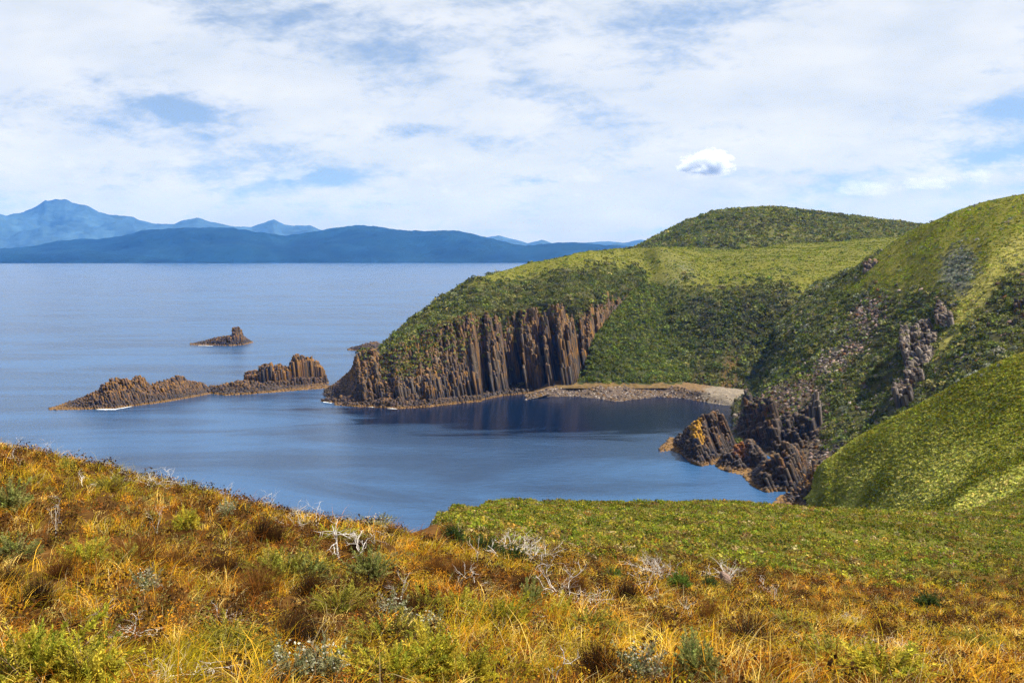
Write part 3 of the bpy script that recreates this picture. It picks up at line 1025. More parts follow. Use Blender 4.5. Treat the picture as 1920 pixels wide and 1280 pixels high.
def build_rocks():
    g = "rock stacks and reefs off the headland"
    # islet far out
    rock_cluster("rock_islet", [(355, 644), (372, 641), (385, 638), (395, 634), (410, 631), (425, 628), (435, 627), (436, 614), (440, 611), (448, 612), (452, 620), (455, 630), (460, 634), (471, 641)],
                 [(355, 646), (372, 647), (400, 647), (430, 648), (455, 646), (471, 642)], 20, 1.7, (0.05, 0), 101,
                 "small dark rock islet with a square chimney, alone far out at sea", g, cols=DARKROCK, hn=0.08)
    rock_cluster("low_rock", [(651, 654), (662, 650), (676, 646), (690, 642), (704, 640), (714, 645)], [(651, 656), (680, 658), (700, 656), (714, 650)], 14, 1.5, (0.1, 0), 102,
                 "low brown rock in the sea behind the tip of the headland", g, cols=DARKROCK)
    # long reef
    rock_cluster("rock_reef", [(84, 766), (110, 762), (140, 750), (165, 737), (190, 724), (205, 714), (225, 709), (245, 708), (262, 705), (272, 710), (284, 722), (290, 718), (310, 714), (320, 710), (330, 706),
                               (338, 702), (344, 704), (350, 714), (365, 713), (378, 717), (388, 726)],
                 [(84, 768), (125, 768), (160, 767), (200, 766), (250, 760), (300, 754), (340, 747), (388, 738)], 24, 1.2, (0.32, 0), 103,
                 "long low orange-brown reef tapering to a point, furthest left of the rocks", g, cols=WARMROCK + DARKROCK[:2], spread=0.7, hn=0.26)
    rock_cluster("rock_ledge", [(383, 727), (395, 722), (412, 722), (430, 716), (445, 713), (458, 710), (480, 716), (520, 722), (560, 722), (600, 722), (618, 724)],
                 [(383, 737), (420, 741), (455, 739), (500, 736), (560, 731), (618, 727)], 24, 1.6, (0.15, 0), 104,
                 "low rock ledge joining the long reef to the tall sea stack", g, cols=WARMROCK + DARKROCK, hn=0.35)
    rock_cluster("sea_stack", [(456, 701), (462, 695), (478, 693), (484, 694), (485, 686), (495, 680), (504, 677), (511, 682), (513, 691), (516, 683), (522, 680), (530, 685), (541, 685), (544, 678), (550, 668), (558, 663),
                               (570, 667), (585, 671), (598, 678), (606, 690), (611, 712)],
                 [(456, 727), (480, 730), (520, 729), (560, 725), (590, 721), (611, 719)], 24, 1.35, (0.10, 0), 105,
                 "tall ribbed orange-brown sea stack with a broken crest beside the headland", g, cols=WARMROCK + DARKROCK[:3], spread=0.16, hn=0.16, low=0.2)
    rock_cluster("shore_ledge", [(600, 750), (614, 743), (630, 742), (645, 740), (665, 744), (690, 745), (720, 747), (750, 750), (800, 748), (850, 744), (900, 738)],
                 [(600, 752), (640, 757), (665, 759), (700, 763), (745, 766), (800, 763), (850, 757), (900, 752)], 8, 1.4, (0.1, 0), 106,
                 "low kelp covered ledge at the foot of the columnar cliff", g, cols=WARMROCK, hn=0.5)
    rock_cluster("flat_rock", [(626, 756), (650, 752), (680, 753), (712, 756)], [(626, 759), (660, 762), (712, 763)], 5, 1.2, (0.1, 0), 107,
                 "narrow flat rock awash in front of the headland tip", g, cols=WARMROCK, hn=0.5)
    # tilted columns below the near hillside
    g2 = "tilted rock outcrops at the mouth of the cove"
    rock_cluster("rock_outcrop", [(1241, 842), (1256, 836), (1275, 818), (1296, 805), (1308, 796), (1320, 788), (1335, 778), (1352, 770), (1364, 766), (1372, 772), (1380, 790)],
                 [(1241, 846), (1262, 843), (1285, 851), (1300, 866), (1318, 873), (1346, 862), (1380, 845)], 26, 1.6, (0.42, -0.05), 111,
                 "slanting brown rock rib running out to the water, tipped with a yellow patch", g2, cols=DARKROCK + WARMROCK[:2], spread=0.75, hn=0.16, ridge_pos=0.75, spot=(1306, 1330, (0.40, 0.21, 0.012)), slab=True, mat=M_DROCK)
    rock_cluster("rock_outcrop", [(1352, 868), (1365, 850), (1380, 838), (1395, 830), (1410, 824), (1421, 821), (1432, 836), (1445, 850)],
                 [(1352, 877), (1372, 884), (1395, 881), (1412, 879), (1430, 883), (1445, 890)], 20, 1.6, (0.40, -0.05), 112,
                 "middle dark rock rib with a rusty red top at the water's edge", g2, cols=DARKROCK + [WARMROCK[0]], spread=0.6, hn=0.16, ridge_pos=0.7, spot=(1384, 1406, (0.26, 0.085, 0.018)), slab=True, mat=M_DROCK)
    rock_cluster("rock_outcrop", [(1404, 894), (1425, 882), (1445, 868), (1462, 855), (1478, 838), (1490, 824), (1500, 828), (1512, 834), (1520, 850), (1530, 872), (1540, 880)],
                 [(1404, 898), (1425, 913), (1445, 921), (1468, 919), (1490, 920), (1512, 912), (1540, 905)], 22, 1.7, (0.42, -0.05), 113,
                 "large orange and black rock rib nearest the green slope", g2, cols=DARKROCK + WARMROCK, spread=0.6, hn=0.16, ridge_pos=0.65, slab=True, mat=M_DROCK)
    rock_cluster("rock_wall", [(1390, 800), (1398, 775), (1406, 742), (1413, 728), (1418, 726), (1422, 748), (1430, 752), (1440, 745), (1452, 742), (1461, 739), (1465, 742), (1467, 790), (1476, 840)],
                 [(1390, 816), (1420, 830), (1450, 846), (1476, 860)], 30, 1.7, (0.30, -0.05), 114,
                 "jagged brown rock wall with grass on its ledges above the rock ribs", g2, cols=DARKROCK + WARMROCK[:2], spread=0.9, hn=0.2, ridge_pos=0.75, fall=0.1, slab=True, mat=M_DROCK, d_fix=[(1390, 424), (1420, 412), (1450, 398), (1476, 392)])
    rock_cluster("rock_wall", [(1466, 775), (1476, 790), (1484, 782), (1492, 770), (1500, 784), (1508, 776), (1517, 766), (1526, 764), (1533, 762), (1537, 772), (1540, 805)],
                 [(1466, 850), (1485, 862), (1500, 858), (1520, 848), (1540, 840)], 30, 2.0, (0.30, 0.0), 115,
                 "sheer rock face darkened as in shade behind the rock ribs", g2, cols=DARKROCK[:3], spread=0.6, hn=0.2, ridge_pos=0.6, fall=0.0, saw=0.9, low=0.05, slab=True, mat=M_DROCK, d_fix=[(1466, 396), (1500, 390), (1540, 392)])  # shaded hollow: its shade put into the darkest rock colours
    rock_cluster("rubble_slope", [(1462, 938), (1478, 930), (1492, 920), (1510, 905), (1528, 885), (1540, 862), (1550, 850)],
                 [(1462, 946), (1490, 950), (1520, 950), (1550, 945)], 14, 1.1, (0.2, 0), 116,
                 "brown broken rock at the foot of the bright green slope", g2, cols=WARMROCK + PALEROCK[:1], spread=1.0, hn=0.4, ridge_pos=0.8)
    rock_cluster("rock_ledge", [(1318, 862), (1345, 856), (1375, 868), (1400, 872), (1425, 884), (1450, 880)],
                 [(1318, 872), (1345, 870), (1372, 884), (1400, 890), (1425, 908), (1450, 912)], 22, 1.5, (0.3, 0), 117,
                 "low dark broken rock filling the gaps between the tilted ribs", g2, cols=DARKROCK + WARMROCK[:1], spread=0.8, hn=0.45, ridge_pos=0.8, fall=0.1, slab=True, mat=M_DROCK)
    # pale column outcrops high on the near hillside
    g3 = "column outcrops on the near hillside"
    rock_cluster("column_outcrop", [(1692, 630), (1697, 612), (1706, 608), (1715, 618), (1722, 606), (1731, 600), (1738, 606), (1746, 592), (1753, 594), (1760, 612), (1764, 640)],
                 [(1692, 640), (1702, 668), (1714, 690), (1726, 694), (1738, 686), (1752, 674), (1764, 655)], 26, 1.5, (0.28, 0.0), 121,
                 "bank of grey leaning stone columns on the near hillside", g3, cols=PALEROCK + DARKROCK[:2], mat=M_PROCK, spread=0.55, hn=0.22, ridge_pos=0.85, fall=0.1, saw=0.5, d_fix=[(1692, 402), (1714, 393), (1738, 392), (1764, 399)], zlow=-14)
    rock_cluster("column_outcrop", [(1704, 690), (1710, 672), (1718, 668), (1726, 676), (1733, 690)], [(1704, 712), (1714, 726), (1724, 726), (1733, 708)], 16, 1.4, (0.28, 0), 122,
                 "narrow buff stone columns directly below the grey leaning bank", g3, cols=PALEROCK + WARMROCK[:1] + DARKROCK[:2], mat=M_PROCK, spread=0.5, hn=0.22, ridge_pos=0.85, fall=0.1, saw=0.5, d_fix=[(1704, 382), (1733, 380)], zlow=-12)
    rock_cluster("column_outcrop", [(1682, 716), (1689, 706), (1700, 710), (1711, 720)], [(1682, 728), (1692, 744), (1702, 744), (1711, 732)], 14, 1.4, (0.28, 0), 123,
                 "lowest grey stone columns just above the bright green slope", g3, cols=PALEROCK + DARKROCK[:2], mat=M_PROCK, spread=0.5, hn=0.22, ridge_pos=0.85, fall=0.1, saw=0.5, d_fix=[(1682, 375), (1711, 373)], zlow=-12)
    rock_cluster("column_outcrop", [(1756, 578), (1762, 560), (1769, 557), (1776, 570), (1784, 585)], [(1756, 590), (1766, 606), (1776, 610), (1784, 596)], 18, 1.4, (0.28, 0), 124,
                 "topmost grey stone columns beside the pale grassy gully", g3, cols=PALEROCK + DARKROCK[:2], mat=M_PROCK, spread=0.5, hn=0.22, ridge_pos=0.85, fall=0.1, saw=0.5, d_fix=[(1756, 411), (1784, 406)], zlow=-12)
    rock_cluster("column_outcrop", [(1872, 620), (1880, 596), (1889, 582), (1898, 572), (1908, 562), (1920, 556), (1935, 560), (1945, 590)],
                 [(1872, 628), (1885, 640), (1900, 640), (1920, 630), (1945, 615)], 20, 1.3, (0.28, 0), 127,
                 "brown broken columns at the right edge above the green spur", g3, cols=PALEROCK[1:2] + DARKROCK + WARMROCK[:2], mat=M_DROCK, spread=0.7, hn=0.4, ridge_pos=0.85, fall=0.1, saw=0.6, d_fix=[(1872, 376), (1945, 368)], zlow=-10)
    rock_cluster("rock_fin", [(1524, 752), (1530, 742), (1535, 728), (1538, 732), (1541, 745)], [(1524, 760), (1532, 768), (1541, 765)], 5, 1.2, (0.1, 0), 125,
                 "thin pale rock fin standing above the dark rock face", g3, cols=PALEROCK, slab=True, mat=M_PROCK, spread=0.4, ridge_pos=0.6, d_fix=[(1524, 405), (1541, 403)], zlow=-8)
    rock_cluster("rock_crag", [(1618, 492), (1628, 485), (1640, 484), (1646, 490)], [(1618, 504), (1632, 508), (1646, 500)], 8, 1.4, (0.2, 0), 126,
                 "small grey crag on the left rim of the grassy hill", g3, cols=PALEROCK[:2] + DARKROCK[:1], spread=0.5, ridge_pos=0.6, d_fix=[(1618, 532), (1646, 530)], zlow=-8)
    fv, ff = [], []
    n = 0
    for i, (pp, w) in enumerate([([(172, 768), (205, 768), (240, 762)], 0.9), ([(368, 648), (380, 648), (396, 649)], 0.9), ([(672, 762), (700, 764)], 0.6), ([(724, 766), (742, 767)], .45), ([(602, 754), (618, 756)], 0.4)]):
        v, f = foam_patch(pp, w, 60 + i)
        fv.append(v); ff.append(f + n); n += len(v)
    tag(mesh_obj("sea_foam", np.concatenate(fv), np.concatenate(ff), M_FOAM), "thin white foam along the rocks", "foam", kind="stuff")


build_rocks()


# ------------------------------------------------------------------ beach at the head of the cove
def build_beach():
    cols = [985, 1010, 1040, 1080, 1120, 1160, 1200, 1240, 1280, 1310, 1340, 1370, 1400, 1430, 1460]
    water = [742, 744, 743, 743, 747, 752, 748, 744, 746, 751, 756, 760, 765, 770, 776]
    top = [740, 733, 726, 722, 724, 724, 722, 722, 728, 732, 738, 742, 742, 744, 746]
    rows = []
    for c, w, t in zip(cols, water, top):
        d = float(sea_d(c, w))
        dt = float(sea_d(c, t, 4.5))
        dm = d + (dt - d) * 0.55
        k = float(np.clip((c - 985) / 60, 0, 1)); dt = max(dt, d + 8)
        rows.append([('z', d - 6, -2.5), ('z', d, -0.3 * (1 - k)), ('z', dm, 2.0 * k - 0.2), ('z', dt, 4.6 * k - .2), ('z', dt + 14, 6.5 * k - .3)])
    L = Loft(cols, rows, 260, 60)
    L.p[..., 2] += 0.35 * fbm(L.p / 2.5, 3, 71)
    sand = np.clip((L.px - 1305 + 25 * fbm(L.p / 6.0, 3, 72)) / 30, 0, 1)[..., None]
    shing = np.array([0.10, 0.074, 0.056]) * (1 + 0.3 * fbm(L.p / 2.0, 3, 73))[..., None]
    sd = np.array([0.20, 0.165, 0.125])
    back = np.clip((L.vi - 2.6) / 0.6, 0, 1)[None, :, None] * (1 - sand)
    L.col = shing * (1 - sand) + sd * sand
    L.col = L.col * (1 - 0.6 * back) + np.array([0.20, 0.12, 0.045]) * 0.6 * back
    tag(L.build("beach", M_BEACH), kind="structure")
    rng = np.random.default_rng(74)
    dens = np.where((L.vi > 0.8) & (L.vi < 3.0), 0.75, 0.02)[None, :] * (1 - 0.85 * sand[..., 0])
    q, ii, jj = L.scatter(dens, rng)
    r = 0.25 + 0.7 * rng.random(len(q)) ** 2.5
    pal = np.array([(0.09, 0.068, 0.055), (0.15, 0.118, 0.10), (0.055, 0.042, 0.036), (0.26, 0.22, 0.19), (0.14, 0.08, 0.03)])
    c = pal[rng.integers(0, 5, len(q))]
    V, f, C_ = boulders(q, r, c, rng)
    tag(mesh_obj("beach_boulders", V, f, M_BEACH, C_), "brown and grey boulders heaped along the beach", "boulders", kind="stuff")


def boulders(q, r, c, rng):
    """angular stones: cubes with every corner pushed about"""
    N = len(q)
    cube = np.array([(-1, -1, -1), (1, -1, -1), (1, 1, -1), (-1, 1, -1), (-1, -1, 1), (1, -1, 1), (1, 1, 1), (-1, 1, 1)], float)
    v = cube[None] * (0.5 + 0.5 * rng.random((N, 8, 3)))
    v[..., 2] *= 0.75
    v[:, 4:, :2] *= 0.7
    a = rng.random(N) * 6.28
    ca, sa = np.cos(a)[:, None], np.sin(a)[:, None]
    x = v[..., 0] * ca - v[..., 1] * sa
    y = v[..., 0] * sa + v[..., 1] * ca
    v = np.stack([x, y, v[..., 2]], -1)
    tl = rng.normal(size=(N, 1, 2)) * 0.3
    v[..., 2] += v[..., 0] * tl[..., 0] + v[..., 1] * tl[..., 1]
    v = v * r[:, None, None] + q[:, None, :]
    fc = np.array([(0, 3, 2, 1), (4, 5, 6, 7), (0, 1, 5, 4), (1, 2, 6, 5), (2, 3, 7, 6), (3, 0, 4, 7)])
    f = (np.arange(N) * 8)[:, None, None] + fc[None]
    return v.reshape(-1, 3), f.reshape(-1, 4), np.repeat(c, 8, 0)


build_beach()


# ------------------------------------------------------------------ rounded hill behind the headland
def build_back_hill():
    sil = [(1120, 474), (1185, 466), (1230, 444), (1270, 424), (1320, 406), (1360, 395), (1400, 390), (1440, 388), (1480, 390), (1500, 393), (1540, 399), (1600, 407), (1660, 415), (1700, 420), (1760, 428), (1900, 436), (2100, 445)]
    cols = [1120, 1185, 1230, 1270, 1320, 1360, 1400, 1440, 1500, 1560, 1620, 1700, 1800, 1950, 2100]
    rows = []
    for c in cols:
        t = float(interp(c, sil))
        b = 475
        rows.append([('z', 900, 70), (b, 960), (b + (t - b) * 0.45, 1030), (b + (t - b) * 0.85, 1110), (t, 1180), ('z', 1250, P(c, t, 1180)[2] - 3), ('z', 1450, 60)])
    L = Loft(cols, rows, 360, 130)
    L.p[..., 2] += 1.6 * fbm(L.p * np.array([1, 1, 0.3]) / 45.0, 4, 81)
    L.px, L.py = proj(L.p)
    n = fbm(L.p / 40.0, 3, 82)
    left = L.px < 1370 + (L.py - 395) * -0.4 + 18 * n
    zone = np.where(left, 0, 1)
    base = np.array([(0.042, 0.042, 0.017), (0.075, 0.072, 0.018)])  # left flank darker: its shade is put into the ground colour
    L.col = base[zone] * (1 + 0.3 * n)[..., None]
    L.zone = zone
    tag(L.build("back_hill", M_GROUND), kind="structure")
    return L


HILL = build_back_hill()


# ------------------------------------------------------------------ the steep hillside on the right
def build_hillside():
    T = {1380: [('z', 352, -4), ('z', 385, -1), ('z', 440, 2), ('z', 500, 2), ('z', 560, 2), ('z', 600, 3), ('z', 660, 3)],
         1420: [(915, 345), (868, 385), (800, 430), (745, 490), (720, 545), (700, 600), (690, 660)],
         1460: [(940, 333), (860, 385), (778, 435), (705, 492), (645, 550), (600, 640), (570, 720)],
         1500: [(945, 325), (860, 380), (768, 428), (690, 480), (615, 530), (570, 610), (545, 700)],
         1540: [(950, 320), (855, 375), (765, 420), (680, 465), (600, 515), (552, 580), (530, 650)],
         1580: [(950, 320), (850, 368), (760, 410), (680, 453), (596, 500), (530, 560), (512, 610)],
         1620: [(950, 322), (850, 360), (760, 400), (680, 440), (590, 485), (512, 535), (494, 558)],
         1660: [(930, 320), (835, 355), (750, 390), (665, 430), (575, 472), (490, 525), (466, 550)],
         1700: [(910, 318), (820, 350), (740, 380), (650, 420), (560, 460), (467, 520), (438, 548)],
         1760: [(890, 312), (800, 340), (720, 370), (630, 405), (540, 440), (450, 490), (411, 528)],
         1800: [(870, 308), (785, 335), (705, 362), (620, 396), (530, 432), (438, 482), (393, 520)],
         1860: [(850, 304), (765, 328), (685, 353), (605, 386), (510, 422), (420, 468), (375, 512)],
         1920: [(840, 300), (750, 325), (670, 350), (590, 380), (500, 415), (408, 460), (364, 505)],
         2060: [(800, 290), (715, 315), (640, 340), (560, 370), (470, 402), (390, 448), (344, 490)],
         2400: [(740, 270), (660, 295), (580, 320), (500, 345), (410, 375), (330, 420), (280, 460)]}
    cols = sorted(T)
    rows = []
    for c in cols:
        r = list(T[c])
        last = r[-1]
        if last[0] == 'z':
            zt, dt = last[2], last[1]
        else:
            q = P(c, last[0], last[1])
            zt, dt = q[2], q[1]
        r.append(('z', dt + 40, zt - (5 if zt > 20 else 1)))
        r.append(('z', dt + 160, min(zt * 0.5, 45) if c > 1500 else -5))
        rows.append(r)

    def disp(p):
        w = np.clip((p[..., 2] - 3) / 8, 0, 1)
        o = p.copy()
        q = p / 30.0
        q[..., 2] *= 0.4
        px_, py_ = proj(p)
        smooth = in_poly(px_, py_, [(1600, 560), (1640, 470), (1740, 405), (2500, 150), (2500, 420), (1920, 500), (1860, 540), (1780, 540), (1660, 560)])
        amp = np.where(smooth, 0.35, 1.6)
        o[..., 2] += fbm(q, 5, 91) * amp * w
        return o

    L = Loft(cols, rows, 480, 280, disp)
    px, py = L.px, L.py
    jx = px + 12 * fbm(L.p / 14.0, 3, 92)
    jy = py + 8 * fbm(L.p / 14.0, 3, 93)
    zone = np.zeros(px.shape, int)    # 0 scrub, 1 grass, 2 pale grass gully, 3 grey scrub patch, 4 scree, 5 rocky ground, 6 green scrub
    grass = in_poly(jx, jy, [(1560, 560), (1610, 515), (1640, 470), (1740, 405), (2600, 100), (2600, 380), (1960, 490), (1890, 520), (1850, 575), (1790, 640), (1760, 690), (1745, 668), (1785, 610), (1782, 570), (1760, 545), (1700, 548), (1650, 552), (1620, 540)])
    pale = in_poly(jx, jy, [(1782, 570), (1835, 520), (1865, 470), (1925, 430), (2100, 380), (2100, 450), (1960, 490), (1890, 520), (1850, 575), (1790, 640), (1760, 690), (1745, 668), (1785, 610)])
    zone[grass] = 1
    zone[pale] = 2
    grey = ((jx - 1795) / 28) ** 2 + ((jy - 510) / 46) ** 2 < 1
    zone[grey] = 3
    scree = (((jx - 1588) / 42) ** 2 + ((jy - 662 + (jx - 1588) * 0.35) / 24) ** 2 < 1) | (((jx - 1625) / 32) ** 2 + ((jy - 592) / 26) ** 2 < 1) | (((jx - 1640) / 10) ** 2 + ((jy - 500) / 22) ** 2 < 1) \
        | (((jx - 1535) / 16) ** 2 + ((jy - 690) / 18) ** 2 < 1)
    zone[scree & (zone != 1)] = 4
    rocky = in_poly(jx, jy, [(1380, 960), (1380, 770), (1440, 735), (1530, 700), (1545, 790), (1560, 850), (1600, 830), (1560, 960)])
    zone[rocky] = 5
    gr = in_poly(jx, jy, [(1420, 760), (1430, 690), (1480, 640), (1540, 640), (1530, 700), (1450, 735)]) | in_poly(jx, jy, [(1540, 590), (1560, 545), (1610, 545), (1570, 600)])
    zone[gr & (zone == 0)] = 6
    base = np.array([(0.048, 0.047, 0.017), (0.13, 0.12, 0.016), (0.25, 0.225, 0.055), (0.10, 0.105, 0.08), (0.085, 0.068, 0.045), (0.08, 0.058, 0.036), (0.05, 0.055, 0.016)])  # dark under scrub, standing in for shadow among the bushes
    L.col = blur(base[zone], 5)
    L.zone = rough_zone(zone, 52, 0.45)
    tag(L.build("hillside", M_GROUND), kind="structure")
    return L


SIDE = build_hillside()


# ------------------------------------------------------------------ bright green spur in front of it
SPUR_SKY = [(1500, 945), (1530, 925), (1541, 878), (1570, 853), (1600, 829), (1650, 800), (1700, 773), (1750, 746), (1800, 717), (1860, 688), (1920, 663), (2000, 630), (2150, 570), (2500, 440)]


def build_spur():
    cols = [1515, 1532, 1541, 1570, 1600, 1650, 1700, 1750, 1800, 1860, 1920, 2000, 2150, 2500]
    d0 = dict(zip(cols, [262, 258, 252, 243, 235, 220, 205, 188, 172, 156, 142, 128, 115, 100]))
    d1 = dict(zip(cols, [300, 296, 288, 280, 271, 252, 232, 212, 194, 176, 160, 146, 132, 115]))
    d2 = dict(zip(cols, [308, 306, 303, 302, 300, 295, 289, 282, 274, 264, 254, 246, 236, 220]))
    rows = []
    for c in cols:
        s = float(interp(c, SPUR_SKY))
        z = P(c, s, d2[c])[2]
        m = 950 + (s - 950) * 0.45
        rows.append([(1010, d0[c]), (958, d1[c]), (m, d1[c] + (d2[c] - d1[c]) * 0.5), (s, d2[c]), ('z', d2[c] + 10, z - 3.0), ('z', d2[c] + 30, z - 14), ('z', d2[c] + 75, z - 45)])

    def disp(p):
        o = p.copy()
        o[..., 2] += 0.35 * fbm(p * np.array([1, 1, 0.3]) / 12.0, 4, 95)
        return o
    L = Loft(cols, rows, 420, 200, disp)
    n = fbm(L.p / 16.0, 4, 96)
    L.n = n
    L.col = np.array([0.16, 0.175, 0.016]) * (1 + 0.2 * n)[..., None]
    tag(L.build("green_spur", M_GROUND), kind="structure")
    return L


SPUR = build_spur()


# ------------------------------------------------------------------ the near ground: grassy brow and the shelf below it
def build_ground():
    D = [1.2, 4, 7, 11, 16, 22, 26, 30, 45, 70, 100, 130, 170, 230, 320]
    z = lambda *v: [('z',) + e for e in v]
    T = {-900: ['z78.4', 'z78.0', 1270, 1060, 912, 800, 'z76.2', 'z74.6', 'z69', 'z58', 'z44', 'z30', 'z10', 'z-4', 'z-10'],
         -300: ['z78.3', 'z77.7', 1285, 1085, 948, 832, 'z75.6', 'z74.0', 'z67', 'z55', 'z40', 'z26', 'z8', 'z-5', 'z-10'],
         0: ['z78.2', 'z77.6', 1290, 1104, 972, 851, 'z74.9', 'z73.0', 'z66', 'z53', 'z38', 'z24', 'z7', 'z-6', 'z-10'],
         200: ['z78.2', 'z77.6', 1290, 1120, 998, 891, 'z74.1', 'z72.0', 'z65', 'z52', 'z37', 'z22', 'z6', 'z-6', 'z-10'],
         400: ['z78.2', 'z77.6', 1290, 1137, 1030, 935, 'z73.3', 'z71.0', 'z64', 'z51', 'z35', 'z20', 'z4', 'z-6', 'z-10'],
         600: ['z78.2', 'z77.6', 1290, 1151, 1058, 979, 'z72.7', 'z70.5', 'z63', 'z50', 'z33', 'z18', 'z2', 'z-6', 'z-10'],
         720: ['z78.2', 'z77.6', 1290, 1159, 1075, 1006, 985, 'z71.5', 'z66', 'z51', 'z34', 'z18', 'z1', 'z-6', 'z-10'],
         790: ['z78.2', 'z77.6', 1290, 1166, 1087, 1030, 1009, 996, 'z67.0', 'z54', 'z37', 'z21', 'z3', 'z-6', 'z-10'],
         812: ['z78.2', 'z77.6', 1290, 1167, 1089, 1034, 1013, 1000, 983, 'z58', 'z41', 'z25', 'z5', 'z-6', 'z-10'],
         830: ['z78.2', 'z77.6', 1290, 1168, 1091, 1038, 1017, 1004, 983, 970, 'z46', 'z30', 'z8', 'z-6', 'z-10'],
         850: ['z78.2', 'z77.6', 1290, 1170, 1094, 1042, 1022, 1009, 986, 969, 959, 'z38', 'z14', 'z-4', 'z-10'],
         920: ['z78.2', 'z77.6', 1290, 1175, 1103, 1055, 1036, 1023, 998, 974, 956, 947, 'z22', 'z-2', 'z-10'],
         1000: ['z78.2', 'z77.6', 1290, 1181, 1112, 1069, 1051, 1039, 1009, 979, 956, 943, 'z24', 'z0', 'z-10'],
         1250: ['z78.2', 'z77.6', 1293, 1200, 1143, 1106, 1090, 1078, 1040, 1000, 965, 942, 'z24', 'z0', 'z-10'],
         1400: ['z78.2', 'z77.6', 1297, 1216, 1166, 1130, 1112, 1098, 1052, 1006, 969, 946, 'z25', 'z0', 'z-10'],
         1520: ['z78.2', 'z77.6', 1301, 1230, 1185, 1150, 1130, 1114, 1062, 1012, 973, 952, 'z27', 'z2', 'z-10'],
         1700: ['z78.2', 'z77.6', 1310, 1250, 1210, 1178, 1158, 1140, 1085, 1030, 985, 962, 'z31', 'z8', 'z-8'],
         1920: ['z78.2', 'z77.6', 1322, 1272, 1234, 1198, 1178, 1157, 1100, 1042, 997, 966, 'z38', 'z20', 'z0'],
         2300: ['z78.2', 'z77.6', 1345, 1300, 1262, 1224, 1202, 1180, 1120, 1056, 1008, 972, 'z42', 'z26', 'z5'],
         3000: ['z78.2', 'z77.6', 1380, 1340, 1300, 1260, 1235, 1210, 1145, 1076, 1022, 984, 'z46', 'z30', 'z10']}
    T[-4000] = T[-900]
    T[6000] = T[3000]
    cols = sorted(T)
    rows = [[('z', d, float(e[1:])) if isinstance(e, str) else (e, d) for e, d in zip(T[c], D)] for c in cols]

    def disp(p):
        o = p.copy()
        d = p[..., 1]
        a = np.clip(d / 60, 0.15, 1)
        o[..., 2] += a * (0.28 * fbm(p * np.array([1, 1, 0]) / 9.0, 3, 97)) + 0.05 * fbm(p * np.array([1, 1, 0]) / 0.8, 3, 98)
        return o
    vi = np.concatenate([np.linspace(0, 7, 170, endpoint=False), np.linspace(7, 11.6, 170, endpoint=False), np.linspace(11.6, 14, 30)])
    L = Loft(cols, rows, 900, 10, disp, vi)
    px, py, d = L.px, L.py, L.p[..., 1]
    n = fbm(L.p * np.array([1, 1, 0]) / 6.0, 4, 99)
    # golden grass near, green heath on the shelf below; the two interlock along a ragged belt
    edge = interp(px, [(-900, 60), (780, 60), (850, 30), (1000, 32), (1250, 36), (1500, 38), (1700, 41), (1920, 46), (3000, 55)])
    t = np.clip((d * (1 + 0.22 * n) - edge * 0.9) / (edge * 0.55), 0, 1)
    L.heath = t
    gold = np.array([0.09, 0.042, 0.009])  # soil kept dark to stand for shadow between the tufts
    green = np.array([0.085, 0.085, 0.012])
    L.col = gold * (1 - t[..., None]) + green * t[..., None]
    L.col = L.col * (1 + 0.3 * n)[..., None]
    brown_edge = (d > 88) & (px > 780) & (px < 880 + 10 * n)
    L.col[brown_edge] = (0.14, 0.085, 0.045)
    L.n = n
    tag(L.build("ground", M_SOIL), kind="structure")
    return L


GROUND = build_ground()
# ------------------------------------------------------------------ ground cover on the slopes
def pal_pick(pal, n, rng, var=0.15):
    pal = np.array(pal)
    c = pal[rng.integers(0, len(pal), n)]
    return np.clip(c * (1 + var * rng.normal(size=(n, 1))) * (1 + 0.06 * rng.normal(size=(n, 3))), 0.005, 0.9)


SCRUB = [(0.110, 0.130, 0.022), (0.078, 0.098, 0.020), (0.150, 0.160, 0.034), (0.125, 0.130, 0.046), (0.20, 0.19, 0.062), (0.085, 0.105, 0.028)]
DSCRUB = [(0.078, 0.092, 0.022), (0.060, 0.071, 0.022), (0.110, 0.116, 0.040), (0.16, 0.158, 0.068), (0.083, 0.102, 0.018)]
FANC = [(0.105, 0.143, 0.018), (0.135, 0.160, 0.022), (0.078, 0.105, 0.018), (0.165, 0.170, 0.038)]
GRASSC = [(0.165, 0.205, 0.014), (0.142, 0.185, 0.012), (0.190, 0.208, 0.018), (0.115, 0.150, 0.012), (0.185, 0.175, 0.018)]
PALEG = [(0.36, 0.35, 0.08), (0.31, 0.305, 0.06), (0.42, 0.39, 0.12), (0.25, 0.255, 0.045)]
GREYS = [(0.21, 0.225, 0.17), (0.16, 0.18, 0.125), (0.27, 0.275, 0.23), (0.10, 0.115, 0.075)]


def cover(name, label, parts, mat):
    v, c = [], []
    for a, b in parts:
        v.append(a); c.append(b)
    ob = quads_obj(name, v, c, mat)
    tag(ob, label, "vegetation", kind="stuff")
    return ob


